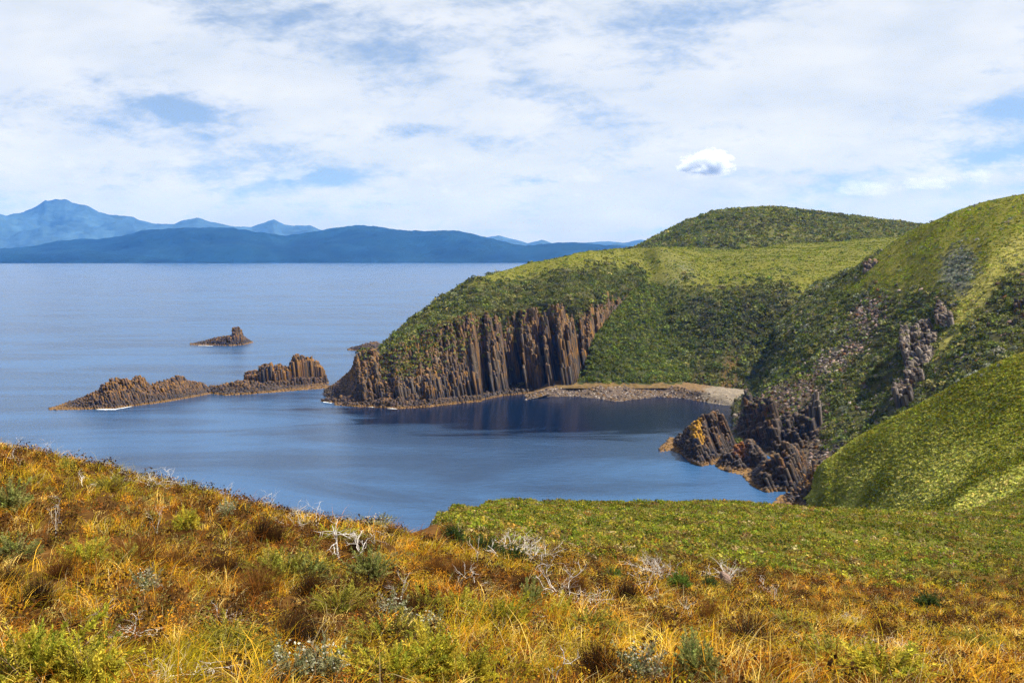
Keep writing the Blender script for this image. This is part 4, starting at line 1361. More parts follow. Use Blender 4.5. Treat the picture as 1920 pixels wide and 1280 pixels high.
def build_slope_cover():
    rng = np.random.default_rng(201)
    # headland
    L = HEAD
    zn = L.zone
    patch = fbm(L.p / 12.0, 3, 202)
    parts = []
    for zs, dens, r0, r1, hr, pal, nl, lf in (((0,), 0.34, 0.7, 1.8, 0.9, SCRUB, 24, 0.30), ((3,), 0.34, 0.8, 2.1, 0.95, DSCRUB, 26, 0.30), ((2,), 0.40, 0.7, 1.6, 0.85, FANC, 24, 0.30),
                                               ((1,), 0.55, 0.4, 0.95, 0.36, GRASSC, 11, 0.46), ((4,), 0.5, 0.4, 1.0, 0.6, GREYS, 10, 0.4)):
        mk = np.isin(zn, zs) & (L.p[..., 1] < 1000)
        dm = mk * dens * np.clip(1 + 0.7 * patch, 0.15, 2)
        q, ii, jj = L.scatter(dm, rng, maxn=34000)
        rad = r0 + (r1 - r0) * rng.random(len(q)) ** 1.6
        c = pal_pick(pal, len(q), rng)
        c *= (1 + 0.36 * patch[ii, jj] + 0.22 * fbm(q / 3.5, 2, 208))[:, None].clip(0.5, 1.8)
        q[:, 2] -= rad * 0.12
        parts.append(clumps(q, rad, hr, c, nl, lf, rng))
    # taller bushes breaking up the scrub
    q, ii, jj = L.scatter(np.isin(zn, (0, 2, 3)) * 0.030 * np.clip(1 + 1.2 * patch, 0.1, 3) * (L.p[..., 1] < 900), rng, maxn=4000)
    rad = 1.8 + 1.7 * rng.random(len(q)) ** 2
    parts.append(clumps(q, rad, 0.9, pal_pick(SCRUB + DSCRUB, len(q), rng, .25), 60, 0.22, rng, colvar=0.25))
    # bushes standing about in the grass
    q, ii, jj = L.scatter((zn == 1) * 0.010 * np.clip(0.3 + 2.0 * patch, 0, 3) * (L.p[..., 1] < 1000), rng)
    rad = 0.8 + 1.2 * rng.random(len(q)) ** 2
    parts.append(clumps(q, rad, 0.75, pal_pick(SCRUB + FANC, len(q), rng), 22, 0.34, rng))
    q, ii, jj = FAN.scatter(0.5 * (FAN.p[..., 2] > 6.0), rng, maxn=9000)
    rad = 0.8 + 1.1 * rng.random(len(q)) ** 1.6
    pf = fbm(q / 12.0, 3, 209)
    parts.append(clumps(q, rad, 0.75, pal_pick(FANC + SCRUB[:2], len(q), rng) * (1 + 0.3 * pf)[:, None].clip(.6, 1.5), 30, 0.30, rng))
    pts = CLIFF_TOPS
    rad = 0.8 + 1.1 * rng.random(len(pts)) ** 1.5
    parts.append(clumps(pts, rad, 0.7, pal_pick(SCRUB + [(0.17, 0.15, 0.03), (0.19, 0.16, 0.03)], len(pts), rng), 18, 0.36, rng))
    cover("headland_scrub", "dense low scrub and grass covering the headland", parts, M_LEAF)
    # back hill: low forest
    L = HILL
    parts = []
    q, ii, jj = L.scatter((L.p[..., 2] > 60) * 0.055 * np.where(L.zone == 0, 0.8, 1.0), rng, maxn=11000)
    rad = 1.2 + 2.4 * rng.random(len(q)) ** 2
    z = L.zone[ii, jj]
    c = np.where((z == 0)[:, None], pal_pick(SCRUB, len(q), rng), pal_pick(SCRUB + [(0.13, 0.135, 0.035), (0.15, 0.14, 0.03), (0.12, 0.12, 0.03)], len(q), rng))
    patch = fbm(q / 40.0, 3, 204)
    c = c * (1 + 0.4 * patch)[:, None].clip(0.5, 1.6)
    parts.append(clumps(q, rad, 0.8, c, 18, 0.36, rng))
    q, ii, jj = L.scatter((L.p[..., 2] > 60) * 0.05, rng, maxn=9000)
    parts.append(clumps(q, 1.2 + rng.random(len(q)), 0.4, pal_pick(GRASSC, len(q), rng), 9, 0.5, rng))
    cover("hill_scrub", "olive scrub and low trees covering the rounded back hill", parts, M_LEAF)
    # right hillside
    L = SIDE
    zn = L.zone
    patch = fbm(L.p / 9.0, 3, 203)
    parts = []
    for zs, dens, r0, r1, hr, pal, nl, lf in (((0,), 0.50, 0.45, 1.4, 0.85, SCRUB + [(0.12, 0.125, 0.075)], 30, 0.32), ((6,), 0.45, 0.5, 1.3, 0.75, FANC + SCRUB[:2], 26, 0.32), ((1,), 1.1, 0.3, 0.7, 0.34, GRASSC, 11, 0.46),
                                               ((2,), 0.8, 0.35, 0.85, 0.5, PALEG, 12, 0.42), ((3,), 0.6, 0.6, 1.4, 0.8, GREYS, 24, 0.32), ((4,), 0.13, 0.5, 1.0, 0.8, SCRUB, 22, 0.34), ((5,), 0.20, 0.4, 1.1, 0.7, SCRUB + FANC, 22, 0.34)):
        mk = np.isin(zn, zs) & (L.p[..., 2] > 5)
        dm = mk * dens * np.clip(1 + 0.7 * patch, 0.2, 2)
        q, ii, jj = L.scatter(dm, rng, maxn=24000)
        rad = r0 + (r1 - r0) * rng.random(len(q)) ** 1.6
        c = pal_pick(pal, len(q), rng) * (1.22 if zs[0] in (0, 1, 6) else 1.0)
        c *= (1 + 0.36 * patch[ii, jj] + 0.22 * fbm(q / 3.5, 2, 208))[:, None].clip(0.5, 1.8)
        q[:, 2] -= rad * 0.1
        parts.append(clumps(q, rad, hr, c, nl, lf, rng))
    q, ii, jj = L.scatter(np.isin(zn, (0, 6)) * 0.05 * np.clip(1 + 1.2 * patch, 0.1, 3), rng, maxn=3000)
    rad = 1.3 + 1.3 * rng.random(len(q)) ** 2
    parts.append(clumps(q, rad, 0.95, pal_pick(SCRUB + DSCRUB + GREYS[:1], len(q), rng, .25), 60, 0.22, rng, colvar=0.25))
    # a few darker and greyer bushes dotted over the grass
    q, ii, jj = L.scatter(np.isin(zn, (1, 2)) * 0.012, rng)
    rad = 0.6 + 0.8 * rng.random(len(q))
    parts.append(clumps(q, rad, 0.8, pal_pick(SCRUB + GREYS, len(q), rng), 24, 0.33, rng))
    # scrub on the ledges of the outcrops
    for px_, pts, inland in ROCK_TOPS:
        if inland and len(pts):
            p_ = pts[rng.random(len(pts)) < 0.22]
            parts.append(clumps(p_, 0.5 + 0.7 * rng.random(len(p_)), 0.8, pal_pick(SCRUB, len(p_), rng), 24, 0.32, rng))
    cover("hillside_scrub", "mixed scrub and bright grass covering the steep hillside", parts, M_LEAF)
    # loose stones on scree and rocky ground
    dm = np.where(zn == 4, 0.85, np.where(zn == 5, 0.55, np.where(zn == 0, 0.07, 0.0))) * (L.p[..., 2] > 0.5)
    q, ii, jj = L.scatter(dm, rng, maxn=9000)
    r = 0.28 + 1.0 * rng.random(len(q)) ** 2.4
    pal = np.array(PALEROCK + [(0.28, 0.18, 0.14), (0.34, 0.25, 0.21)] + WARMROCK[:2] + DARKROCK[:2])
    c = pal[rng.integers(0, len(pal), len(q))]
    low = zn[ii, jj] == 5
    c = np.where(low[:, None], c * 0.6, c)
    V, f, C_ = boulders(q, r, c, rng)
    tag(mesh_obj("scree_stones", V, f, M_BEACH, C_), "pinkish loose stones lying on the hillside", "stones", kind="stuff")
    # green spur
    L = SPUR
    parts = []
    q, ii, jj = L.scatter(4.5 + 0 * L.n, rng, maxn=60000)
    n = fbm(q / 14.0, 4, 207)
    px, py = proj(q)
    rad = 0.26 + 0.42 * rng.random(len(q)) ** 2.2
    c = pal_pick(GRASSC, len(q), rng)
    # straw-coloured patches low down, deeper green near the brow
    straw = np.clip(np.clip((py - 770) / 140, 0.12, 1) * np.clip(0.55 + 1.3 * n, 0, 1) + 0.25 * (rng.random(len(q)) < 0.2), 0, 1)
    c = c * np.array([1.04, 0.93, 1.0])
    c = c * (1 - straw[:, None]) + pal_pick(PALEG, len(q), rng) * straw[:, None]
    c *= 1.36 * (1 + 0.3 * n)[:, None].clip(0.6, 1.5)
    parts.append(clumps(q, rad, 0.6, c, 20, 0.33, rng, up_bias=1.4, colvar=0.13))
    cover("spur_grass", "low bright green grass and heath on the near spur", parts, M_HEATH)


build_slope_cover()

HEATH = [(0.165, 0.185, 0.016), (0.130, 0.160, 0.014), (0.200, 0.205, 0.020), (0.235, 0.195, 0.022), (0.085, 0.110, 0.014), (0.24, 0.19, 0.045)]
HEATHB = [(0.20, 0.13, 0.03), (0.26, 0.15, 0.03), (0.14, 0.09, 0.03), (0.34, 0.26, 0.13)]


def build_heath():
    """the shelf below the brow: cushions of heath, smaller and denser nearby"""
    rng = np.random.default_rng(211)
    L = GROUND
    d = L.p[..., 1]
    vis = (L.px > 700)
    dens = np.interp(d, [18, 30, 45, 80, 130, 210], [2.0, 5.0, 4.5, 2.6, 1.8, 1.3]) * L.heath * vis * (d < np.where(L.px > 1500, 215, 150))
    q, ii, jj = L.scatter(dens, rng, maxn=52000)
    dd = q[:, 1]
    px, py = proj(q)
    n = fbm(q * np.array([1, 1, 0]) / 7.0, 4, 212)
    n2 = fbm(q * np.array([1, 1, 0]) / 2.2, 3, 213)
    rad = np.interp(dd, [20, 40, 130], [0.16, 0.22, 0.34]) * (0.55 + 0.9 * rng.random(len(q)) ** 1.7)
    c = pal_pick(HEATH, len(q), rng)
    brown = np.clip(0.12 + 0.9 * n2 * 0.5 + np.interp(dd, [28, 48], [0.40, 0.0]), 0, 0.9) > rng.random(len(q))
    c[brown] = pal_pick(HEATHB, int(brown.sum()), rng)
    c *= (1 + 0.35 * n)[:, None].clip(0.55, 1.6)
    parts = [clumps(q, rad * 1.1, 0.95, c, 30, 0.22, rng, colvar=0.28)]
    # upright stems between the cushions
    dens2 = np.interp(d, [18, 30, 60, 130], [6, 8, 4, 1]) * np.clip(L.heath + 0.15, 0, 1) * (L.heath > 0.02) * vis * (d < 140)
    q, ii, jj = L.scatter(dens2, rng, maxn=60000)
    h = 0.22 + 0.3 * rng.random(len(q))
    w = np.interp(q[:, 1], [20, 130], [0.012, 0.03])
    lean = rng.normal(size=(len(q), 2)) * 0.12
    sc = pal_pick(HEATH[:3] + HEATHB + [(0.36, 0.28, 0.17)], len(q), rng)
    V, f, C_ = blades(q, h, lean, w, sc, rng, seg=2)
    cover("shelf_heath", "low green heath covering the flat shelf above the sea", parts, M_HEATH)
    tag(mesh_obj("shelf_grass", V, f, M_HEATH, C_), "thin grass and stems between the heath cushions", "grass", kind="stuff")


build_heath()


def build_grass():
    """the golden grass of the near brow: tufts of bent blades"""
    rng = np.random.default_rng(221)
    L = GROUND
    d = L.p[..., 1]
    brow = np.interp(d, [3.5, 5, 8, 12, 18, 26, 45, 70], [0, 44, 44, 34, 22, 14, 6.0, 0.0]) * (1 - 0.9 * L.heath)
    # beyond the crest on the left nothing is seen
    brow *= (L.px > 820) | (d < 27)
    q, ii, jj = L.scatter(brow, rng, margin=700, maxn=64000)
    dd = q[:, 1]
    n = fbm(q * np.array([1, 1, 0]) / 2.6, 3, 222)
    n2 = fbm(q * np.array([1, 1, 0]) / 0.9, 3, 223)
    pal = np.array([(0.70, 0.31, 0.016), (0.54, 0.205, 0.011), (0.84, 0.49, 0.045), (0.25, 0.08, 0.008), (0.66, 0.38, 0.018), (0.42, 0.32, 0.015), (0.95, 0.68, 0.19), (0.07, 0.025, 0.006)])
    NB = np.interp(dd, [6, 12, 26, 60], [17, 14, 10, 7]).astype(int)
    pick = rng.integers(0, 8, len(q))
    greenish = n > 0.2
    pick[greenish & (rng.random(len(q)) < 0.65)] = 5
    pick[(n < -0.3) & (rng.random(len(q)) < 0.45)] = 3
    pick[(n2 < -0.2) & (rng.random(len(q)) < 0.75)] = 7
    tc = 1.12 * pal[pick] * (1 + 0.15 * rng.normal(size=(len(q), 1))).clip(0.6, 1.5)
    th = (0.10 + 0.14 * rng.random(len(q)) ** 1.3 + 0.10 * n2).clip(0.06, 0.38)
    wind = np.stack([0.10 + 0.12 * rng.normal(size=len(q)), 0.05 + 0.12 * rng.normal(size=len(q))], -1)
    rep = NB
    idx = np.repeat(np.arange(len(q)), rep)
    m = len(idx)
    root = q[idx].copy()
    root[:, :2] += rng.normal(size=(m, 2)) * 0.045
    h = th[idx] * (0.55 + 0.75 * rng.random(m))
    h = np.where(rng.random(m) < 0.09, h * 1.7, h)
    lean = (wind[idx] + rng.normal(size=(m, 2)) * 0.14) * (h / 0.3)[:, None].clip(0.3, 1.2)
    w = np.interp(root[:, 1], [6, 12, 26, 60], [0.0048, 0.006, 0.010, 0.018]) * (0.6 + 0.7 * rng.random(m))
    c = tc[idx] * (1 + 0.22 * rng.normal(size=(m, 1))).clip(0.45, 1.7)
    dead = rng.random(m) < 0.07
    c[dead] = np.array([0.66, 0.53, 0.30]) * (0.7 + 0.5 * rng.random((int(dead.sum()), 1)))
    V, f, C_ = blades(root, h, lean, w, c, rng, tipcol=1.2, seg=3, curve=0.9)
    tag(mesh_obj("golden_grass", V, f, M_GRASS, C_), "golden orange dry grass covering the near brow", "grass", kind="stuff")
    # litter: short flat lying stems filling between tufts
    q, ii, jj = L.scatter(np.interp(d, [4, 8, 14, 26, 40], [60, 60, 36, 16, 4]) * (1 - L.heath) * ((L.px > 820) | (d < 27)), rng, margin=700, maxn=90000)
    h = 0.05 + 0.10 * rng.random(len(q))
    lean = rng.normal(size=(len(q), 2)) * 0.12
    w = np.interp(q[:, 1], [6, 26], [0.007, 0.016])
    c = pal_pick([(0.26, 0.115, 0.014), (0.15, 0.06, 0.009), (0.40, 0.24, 0.05), (0.12, 0.10, 0.014), (0.20, 0.15, 0.02)], len(q), rng)
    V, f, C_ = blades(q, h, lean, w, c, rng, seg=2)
    tag(mesh_obj("grass_litter", V, f, M_GRASS, C_), "short broken grass stems between the tufts", "grass", kind="stuff")

    # small sprigs of many kinds woven through the grass
    q, ii, jj = L.scatter(np.interp(d, [4, 8, 14, 26, 45, 70], [16, 16, 14, 9, 4.5, 0]) * (1 - 0.85 * L.heath) * ((L.px > 820) | (d < 27)), rng, margin=700, maxn=30000)
    kinds = [(0.32, 0.25, 0.018), (0.16, 0.15, 0.024), (0.24, 0.085, 0.014), (0.085, 0.038, 0.010), (0.19, 0.17, 0.05), (0.46, 0.20, 0.018), (0.050, 0.025, 0.008), (0.40, 0.25, 0.022)]
    nk = fbm(q * np.array([1, 1, 0]) / 1.8, 2, 225)
    ki = ((nk * 4 + rng.normal(size=len(q)) * 1.6 + 4).astype(int)) % len(kinds)
    ki = np.where((nk < -0.32) & (rng.random(len(q)) < 0.5), np.where(rng.random(len(q)) < 0.5, 3, 6), ki)
    c = np.array(kinds)[ki] * (1 + 0.18 * rng.normal(size=(len(q), 1))).clip(.5, 1.5)
    rad = np.interp(q[:, 1], [6, 26, 60], [0.09, 0.13, 0.19]) * (0.6 + 0.9 * rng.random(len(q)) ** 1.5)
    rad = rad * np.where((ki == 3) | (ki == 6), 1.5, 1.0)
    V, C_ = clumps(q, rad, 1.25, c, 110, 0.085, rng, colvar=0.3)
    tag(quads_obj("grass_sprigs", [V], [C_], M_GRASS), "small leafy sprigs growing through the dry grass", "undergrowth", kind="stuff")


build_grass()
# ------------------------------------------------------------------ single plants of the near brow
def tube(path, radii, sides=5):
    path = np.asarray(path, float)
    n = len(path)
    tan = np.gradient(path, axis=0)
    tan /= np.linalg.norm(tan, axis=1, keepdims=True) + 1e-9
    ref = np.where(np.abs(tan[:, 2:3]) > 0.9, np.array([[1.0, 0, 0]]), np.array([[0, 0, 1.0]]))
    a = np.cross(tan, ref)
    a /= np.linalg.norm(a, axis=1, keepdims=True) + 1e-9
    b = np.cross(tan, a)
    an = np.arange(sides) / sides * 2 * np.pi
    ring = a[:, None, :] * np.cos(an)[None, :, None] + b[:, None, :] * np.sin(an)[None, :, None]
    V = path[:, None, :] + ring * np.asarray(radii)[:, None, None]
    i = np.arange(n - 1)[:, None] * sides
    k = np.arange(sides)[None, :]
    k2 = (k + 1) % sides
    f = np.stack([i + k, i + k2, i + sides + k2, i + sides + k], -1).reshape(-1, 4)
    return V.reshape(-1, 3), f, np.ones((n * sides, 3))


def limb(rng, start, dirn, length, rad, depth, out, twist=0.5, droop=0.0, kids=(2, 4)):
    n = 6
    pth = [np.array(start, float)]
    d = np.array(dirn, float)
    d /= np.linalg.norm(d)
    for k in range(n):
        d = d + rng.normal(size=3) * twist * 0.33
        d[2] -= droop * 0.1
        d /= np.linalg.norm(d)
        pth.append(pth[-1] + d * length / n)
    rad_end = rad * (0.5 if depth else 0.18)
    out.append(tube(pth, np.linspace(rad, rad_end, n + 1), 5 if rad > 0.006 else 4))
    if depth <= 0:
        return
    for _ in range(rng.integers(*kids) + 1):
        t = rng.integers(2, n + 1)
        nd = d * 0.7 + rng.normal(size=3) * 0.6
        nd[2] = nd[2] * 0.7 + 0.25
        limb(rng, pth[t], nd, length * (0.45 + 0.3 * rng.random()), rad * (0.62 - 0.05 * (n - t)), depth - 1, out, twist, droop, kids)


def dead_mesh(seed, style):
    """a bleached dead shrub one metre tall"""
    rng = np.random.default_rng(seed)
    out = []
    if style == 'forked':
        limb(rng, (0, 0, -0.05), (-0.25, 0, 1), 0.55, 0.020, 3, out, 0.55)
        limb(rng, (0.02, 0, -0.05), (0.5, 0.2, 1), 0.5, 0.014, 3, out, 0.6)
    elif style == 'bushy':
        for k in range(9):
            a = k / 9 * 6.28 + rng.random()
            limb(rng, (0, 0, -0.03), (math.cos(a) * 0.7, math.sin(a) * 0.7, 1), 0.5 + 0.25 * rng.random(), 0.011, 2, out, 0.55)
    elif style == 'spread':
        for k in range(4):
            a = rng.random() * 6.28
            limb(rng, (0, 0, 0.0), (math.cos(a) * 1.2, math.sin(a) * 0.8, 0.75), 0.8, 0.016, 3, out, 0.6)
    elif style == 'thin':
        for k in range(3):
            limb(rng, (rng.normal() * 0.05, 0, -0.03), (rng.normal() * 0.3, rng.normal() * 0.2, 1), 0.85, 0.009, 2, out, 0.35, kids=(1, 3))
    elif style == 'crooked':
        limb(rng, (0, 0, -0.03), (0.3, 0, 1), 0.75, 0.018, 2, out, 1.0, kids=(1, 3))
        limb(rng, (0, 0, -0.03), (-0.4, 0.1, 0.8), 0.5, 0.012, 2, out, 0.9, kids=(1, 3))
    elif style == 'low':
        for k in range(7):
            a = rng.random() * 6.28
            limb(rng, (rng.normal() * 0.15, rng.normal() * 0.1, 0.15), (math.cos(a), math.sin(a), 0.45), 0.75, 0.014, 2, out, 0.8, 0.5)
    V, f, c = join_parts(out)
    ht = V[:, 2].max()
    V = V / ht
    me = mesh_obj("dead_shrub", V, f, M_DEAD, smooth=True)
    return me


def tussock_mesh(seed, pal, n=620, spread=0.22, sp2=0.30, wid=0.011):
    rng = np.random.default_rng(seed)
    r = rng.normal(size=(n, 2)) * spread * 0.6
    root = np.concatenate([r, np.zeros((n, 1)) - 0.02], 1)
    h = 0.55 + 0.45 * rng.random(n)
    lean = r * 1.2 + rng.normal(size=(n, 2)) * sp2 * 0.6
    c = pal_pick(pal, n, rng, 0.25)
    return blades(root, h, lean, wid * (0.7 + 0.6 * rng.random(n)), c, rng, tipcol=1.3, seg=3, curve=0.6)


def sprig_foliage(rng, pal, nshoot, nleaf, leaf, width=0.55, droop=0.0, plume=False):
    """unit-height bush: shoots rising from the base, each set with needle-like leaves toward its tip"""
    stems = []
    vs_, cs_ = [], []
    for k in range(nshoot):
        a = rng.random() * 6.28
        el = math.acos(rng.random() ** 0.8 * 0.98)
        dirn = np.array([math.cos(a) * math.sin(el) * width / 0.55, math.sin(a) * math.sin(el) * width / 0.55, math.cos(el) * 1.0 + 0.25])
        L = (0.40 + 0.50 * rng.random()) * (0.75 + 0.25 * math.sin(a * 2 + 1.3) * math.sin(el) + 0.12 * math.sin(5 * a))
        mid = dirn * L * 0.5 + rng.normal(size=3) * 0.03
        mid[2] += 0.05
        end = dirn * L + rng.normal(size=3) * 0.05
        end[2] = max(end[2] - droop * 0.1, 0.08)
        t = np.linspace(0, 1, 7)[:, None]
        pth = (1 - t) ** 2 * np.zeros(3) + 2 * t * (1 - t) * mid + t ** 2 * end
        if k % 3 == 0:
            stems.append(tube(pth, np.linspace(0.014, 0.004, 7), 4))
        tt = (0.42 + 0.6 * rng.random(nleaf) ** 0.8).clip(0, 1)[:, None]
        base = 2 * tt * (1 - tt) * mid + tt ** 2 * end
        tang = 2 * (1 - tt) * mid + 2 * tt * (end - mid)
        tang /= np.linalg.norm(tang, axis=1, keepdims=True) + 1e-9
        ld = tang * (0.9 if plume else 0.55) + rng.normal(size=(nleaf, 3)) * 0.55
        ld /= np.linalg.norm(ld, axis=1, keepdims=True)
        side = np.cross(ld, rng.normal(size=(nleaf, 3)))
        side /= np.linalg.norm(side, axis=1, keepdims=True) + 1e-9
        ln = leaf * (0.7 + 0.6 * rng.random((nleaf, 1)))
        wd = ln * 0.13
        q = np.stack([base, base + ld * ln * 0.5 - side * wd, base + ld * ln, base + ld * ln * 0.5 + side * wd], 1)
        c = pal_pick(pal, 1, rng, 0.15) * (1 + 0.18 * rng.normal(size=(nleaf, 1))).clip(0.5, 1.6) * (0.8 + 0.35 * tt)
        vs_.append(q.reshape(-1, 3))
        cs_.append(np.repeat(c, 4, 0))
    return stems, np.concatenate(vs_), np.concatenate(cs_)


def bush_proto(name, seed, pal, nshoot=170, nleaf=64, leaf=0.065, width=0.55, plume=False, flowers=None):
    rng = np.random.default_rng(seed)
    stems, v, c = sprig_foliage(rng, pal, nshoot, nleaf, leaf, width, plume=plume)
    root = bpy.data.objects.new(name, None)
    COL.objects.link(root)
    V, f, C_ = join_parts(stems)
    mesh_obj("stem", V, f, M_TWIG, parent=root)
    mesh_obj("foliage", v, np.arange(len(v)).reshape(-1, 4), M_GRASS, c, parent=root)
    if flowers:
        q = []
        for k in range(flowers):
            a = rng.random() * 6.28
            el = math.acos(0.25 + 0.72 * rng.random())
            p0 = np.array([math.cos(a) * math.sin(el) * width * rng.uniform(0.5, 1.2), math.sin(a) * math.sin(el) * width * rng.uniform(0.5, 1.2), (math.cos(el) * 0.75 + 0.12) * rng.uniform(0.8, 1.05)])
            q.append(p0)
        q = np.array(q)
        fv, fc = clumps(q, np.full(len(q), 0.024), 0.8, np.tile([(0.72, 0.70, 0.62)], (len(q), 1)), 12, 0.6, rng, colvar=0.08)
        mesh_obj("blossom", fv, np.arange(len(fv)).reshape(-1, 4), M_GRASS, fc, parent=root)
    return root


_gp = GROUND.p.reshape(-1, 3)
_gx, _gy = GROUND.px.ravel(), GROUND.py.ravel()
_gd = _gp[:, 1]


def ground_at(px, py, dmax=70):
    e = (_gx - px) ** 2 + (_gy - py) ** 2 + np.where((_gd > dmax) | (_gd < 3.5) | ((_gd > 25) & (_gx < 815)), 1e9, 0) + _gd * 4
    return _gp[int(np.argmin(e))]


_used = set()


def copy_thing(proto, loc, scale, rz, label, cat, group, lean=(0, 0)):
    """first use moves the model itself, later ones copy it and its parts"""
    if proto.name not in _used:
        _used.add(proto.name)
        o = proto
    else:
        o = proto.copy()
        COL.objects.link(o)
        for ch in list(proto.children):
            c = ch.copy()
            COL.objects.link(c)
            c.parent = o
    o.location = loc
    o.scale = scale if isinstance(scale, tuple) else (scale,) * 3
    o.rotation_euler = (lean[0], lean[1], rz)
    tag(o, label, cat, group)
    return o


def build_plants():
    rng = np.random.default_rng(301)
    dead = {}
    for i, st in enumerate(('forked', 'bushy', 'spread', 'thin', 'crooked', 'low')):
        dead[st] = [dead_mesh(310 + i, st), dead_mesh(330 + i, st)]
    gd = "bleached dead shrubs on the grassy brow"
    D = [  # base px, base py, height px, width factor, style, label
        (634, 1058, 78, 0.9, 'forked', "tall white forked dead shrub at the crest, biggest of the bleached shrubs"),
        (596, 992, 64, 1.1, 'thin', "thin grey dead branches reaching up against the water above the crest"),
        (560, 985, 60, 1.2, 'spread', "sprawling grey dead shrub on the crest left of the forked one"),
        (706, 1035, 46, 0.8, 'thin', "single pale dead stem between the forked dead shrub and the crest tussocks"),
        (862, 1014, 32, 0.8, 'thin', "small pale dead twig beside the little dark green bush at the crest"),
        (896, 1058, 52, 0.7, 'crooked', "dark crooked dead stem bent like an S near the green shelf"),
        (938, 1054, 52, 0.9, 'crooked', "white crooked dead shrub with upright twigs in front of the green shelf"),
        (955, 1036, 44, 0.9, 'bushy', "cluster of upright white twigs behind the crooked dead shrub"),
        (996, 1058, 62, 1.0, 'bushy', "fan-shaped bushy white dead shrub against the green shelf"),
        (858, 1103, 36, 0.8, 'crooked', "short curved white branch in the middle of the brown grass"),
        (893, 1098, 34, 0.8, 'crooked', "short white snag right of the curved white branch"),
        (1066, 1131, 70, 1.0, 'spread', "wide white dead shrub leaning right with a long level branch"),
        (1112, 1146, 46, 1.2, 'low', "tangled heap of fallen white branches beside the wide leaning shrub"),
        (1203, 1118, 62, 0.7, 'thin', "pair of tall white dead stems right of the dark tussock"),
        (1221, 1072, 38, 0.9, 'bushy', "pale feathery dead shrub at the edge of the green shelf"),
        (1240, 1085, 44, 0.9, 'bushy', "grey dead twigs just left of the bright green bush"),
        (1036, 1276, 52, 1.1, 'crooked', "bare branch leaning right at the bottom edge of the picture"),
        (1224, 1132, 36, 0.8, 'crooked', "crooked brown dead stem below the bright green bush"),
        (1294, 1166, 44, 0.8, 'crooked', "wavy white dead stem standing alone in the orange grass"),
        (1271, 1160, 30, 0.9, 'thin', "thin white twigs left of the wavy dead stem"),
        (1455, 1136, 34, 0.7, 'thin', "short white forked twig near the start of the green heath"),
        (1361, 1088, 36, 1.2, 'bushy', "grey dead shrub beside the pinkish boulder"),
        (1424, 1110, 22, 1.5, 'low', "low dark dead branches right of the pinkish boulder"),
        (1646, 1222, 36, 1.5, 'low', "broad tangle of grey dead branches among the orange grass at right"),
        (1690, 1236, 30, 1.4, 'bushy', "second grey tangle touching the broad one at right"),
        (1757, 1259, 42, 1.0, 'spread', "white dead branches near the bottom right corner"),
        (1905, 1248, 26, 1.4, 'low', "low grey dead branches at the right edge of the picture"),
        (1507, 1210, 24, 0.9, 'thin', "tiny white dead stem alone amid orange grass"),
        (1590, 1172, 24, 1.3, 'bushy', "small grey dead shrub between two brown tussocks on the right"),
        (154, 912, 44, 0.9, 'crooked', "white crooked dead shrub high on the left crest"),
        (31, 876, 30, 0.8, 'crooked', "curved white dead stem near the left edge of the crest"),
        (227, 915, 44, 0.8, 'thin', "upright pale dead twigs right of the crooked shrub on the left crest"),
        (278, 912, 36, 1.5, 'spread', "spreading brown and white dead branch lying along the left crest"),
        (288, 998, 66, 0.6, 'thin', "tall thin dead stem in the middle of the left grass"),
        (107, 1004, 72, 0.5, 'thin', "tall thin dead stem in the left grass, nearer the edge"),
        (425, 925, 36, 0.9, 'thin', "pale dead twig sticking up over the water at mid crest"),
        (512, 945, 40, 0.9, 'thin', "dark dead sprig with small seed heads over the crest"),
        (30, 850, 36, 0.8, 'thin', "thin dead twigs standing against the sea at the far left crest"),
        (86, 855, 40, 0.8, 'thin', "spindly dead twigs against the sea right of the far left ones"),
        (243, 1195, 42, 1.3, 'low', "white dead branches crossed like a tent in the lower left grass"),
        (196, 1173, 38, 1.0, 'thin', "slanting thin white twigs left of the crossed branches"),
        (362, 1270, 30, 1.7, 'low', "knot of pale dead branches at the bottom edge left of centre"),
        (292, 1278, 56, 0.5, 'thin', "dark dead stem rising from the bottom edge on the left"),
        (420, 1165, 30, 1.1, 'low', "few pale fallen twigs in the grass below the olive bush"),
        (748, 1130, 34, 0.9, 'thin', "small fan of pale dry twigs amid the central grass"),
        (1000, 1180, 28, 1.1, 'low', "low pale twigs behind the round yellow green bush"),
    ]
    cnt = {}
    for px, py, h, wf, st, lab in D:
        p = ground_at(px, py)
        dist = math.hypot(p[1], p[2] - HC)
        hm = h * (0.75 if py < 1000 and px < 620 else 0.98) * dist / F + 0.12
        hm = max(hm, 0.46) if py < 1160 else max(0.85 * hm, 0.28)
        k = cnt[st] = cnt.get(st, -1) + 1
        pr = dead[st][k % 2]
        copy_thing(pr, (p[0], p[1], p[2] - 0.02), (hm * wf * 1.05, hm * wf * 1.05, hm), rng.random() * 6.28 if st != 'forked' else 0.0, lab, "dead shrub", gd)

    for two in dead.values():
        for o in two:
            if o.name not in _used:
                bpy.data.objects.remove(o)

    def single(v, f, c, name, mat):
        return mesh_obj(name, v, f, mat, c)
    BROWN = [(0.045, 0.022, 0.010), (0.030, 0.016, 0.009), (0.075, 0.035, 0.013), (0.10, 0.045, 0.015)]
    BLACK = [(0.014, 0.010, 0.007), (0.026, 0.015, 0.009), (0.045, 0.024, 0.012)]
    RUST = [(0.14, 0.055, 0.016), (0.09, 0.038, 0.013), (0.20, 0.09, 0.022)]
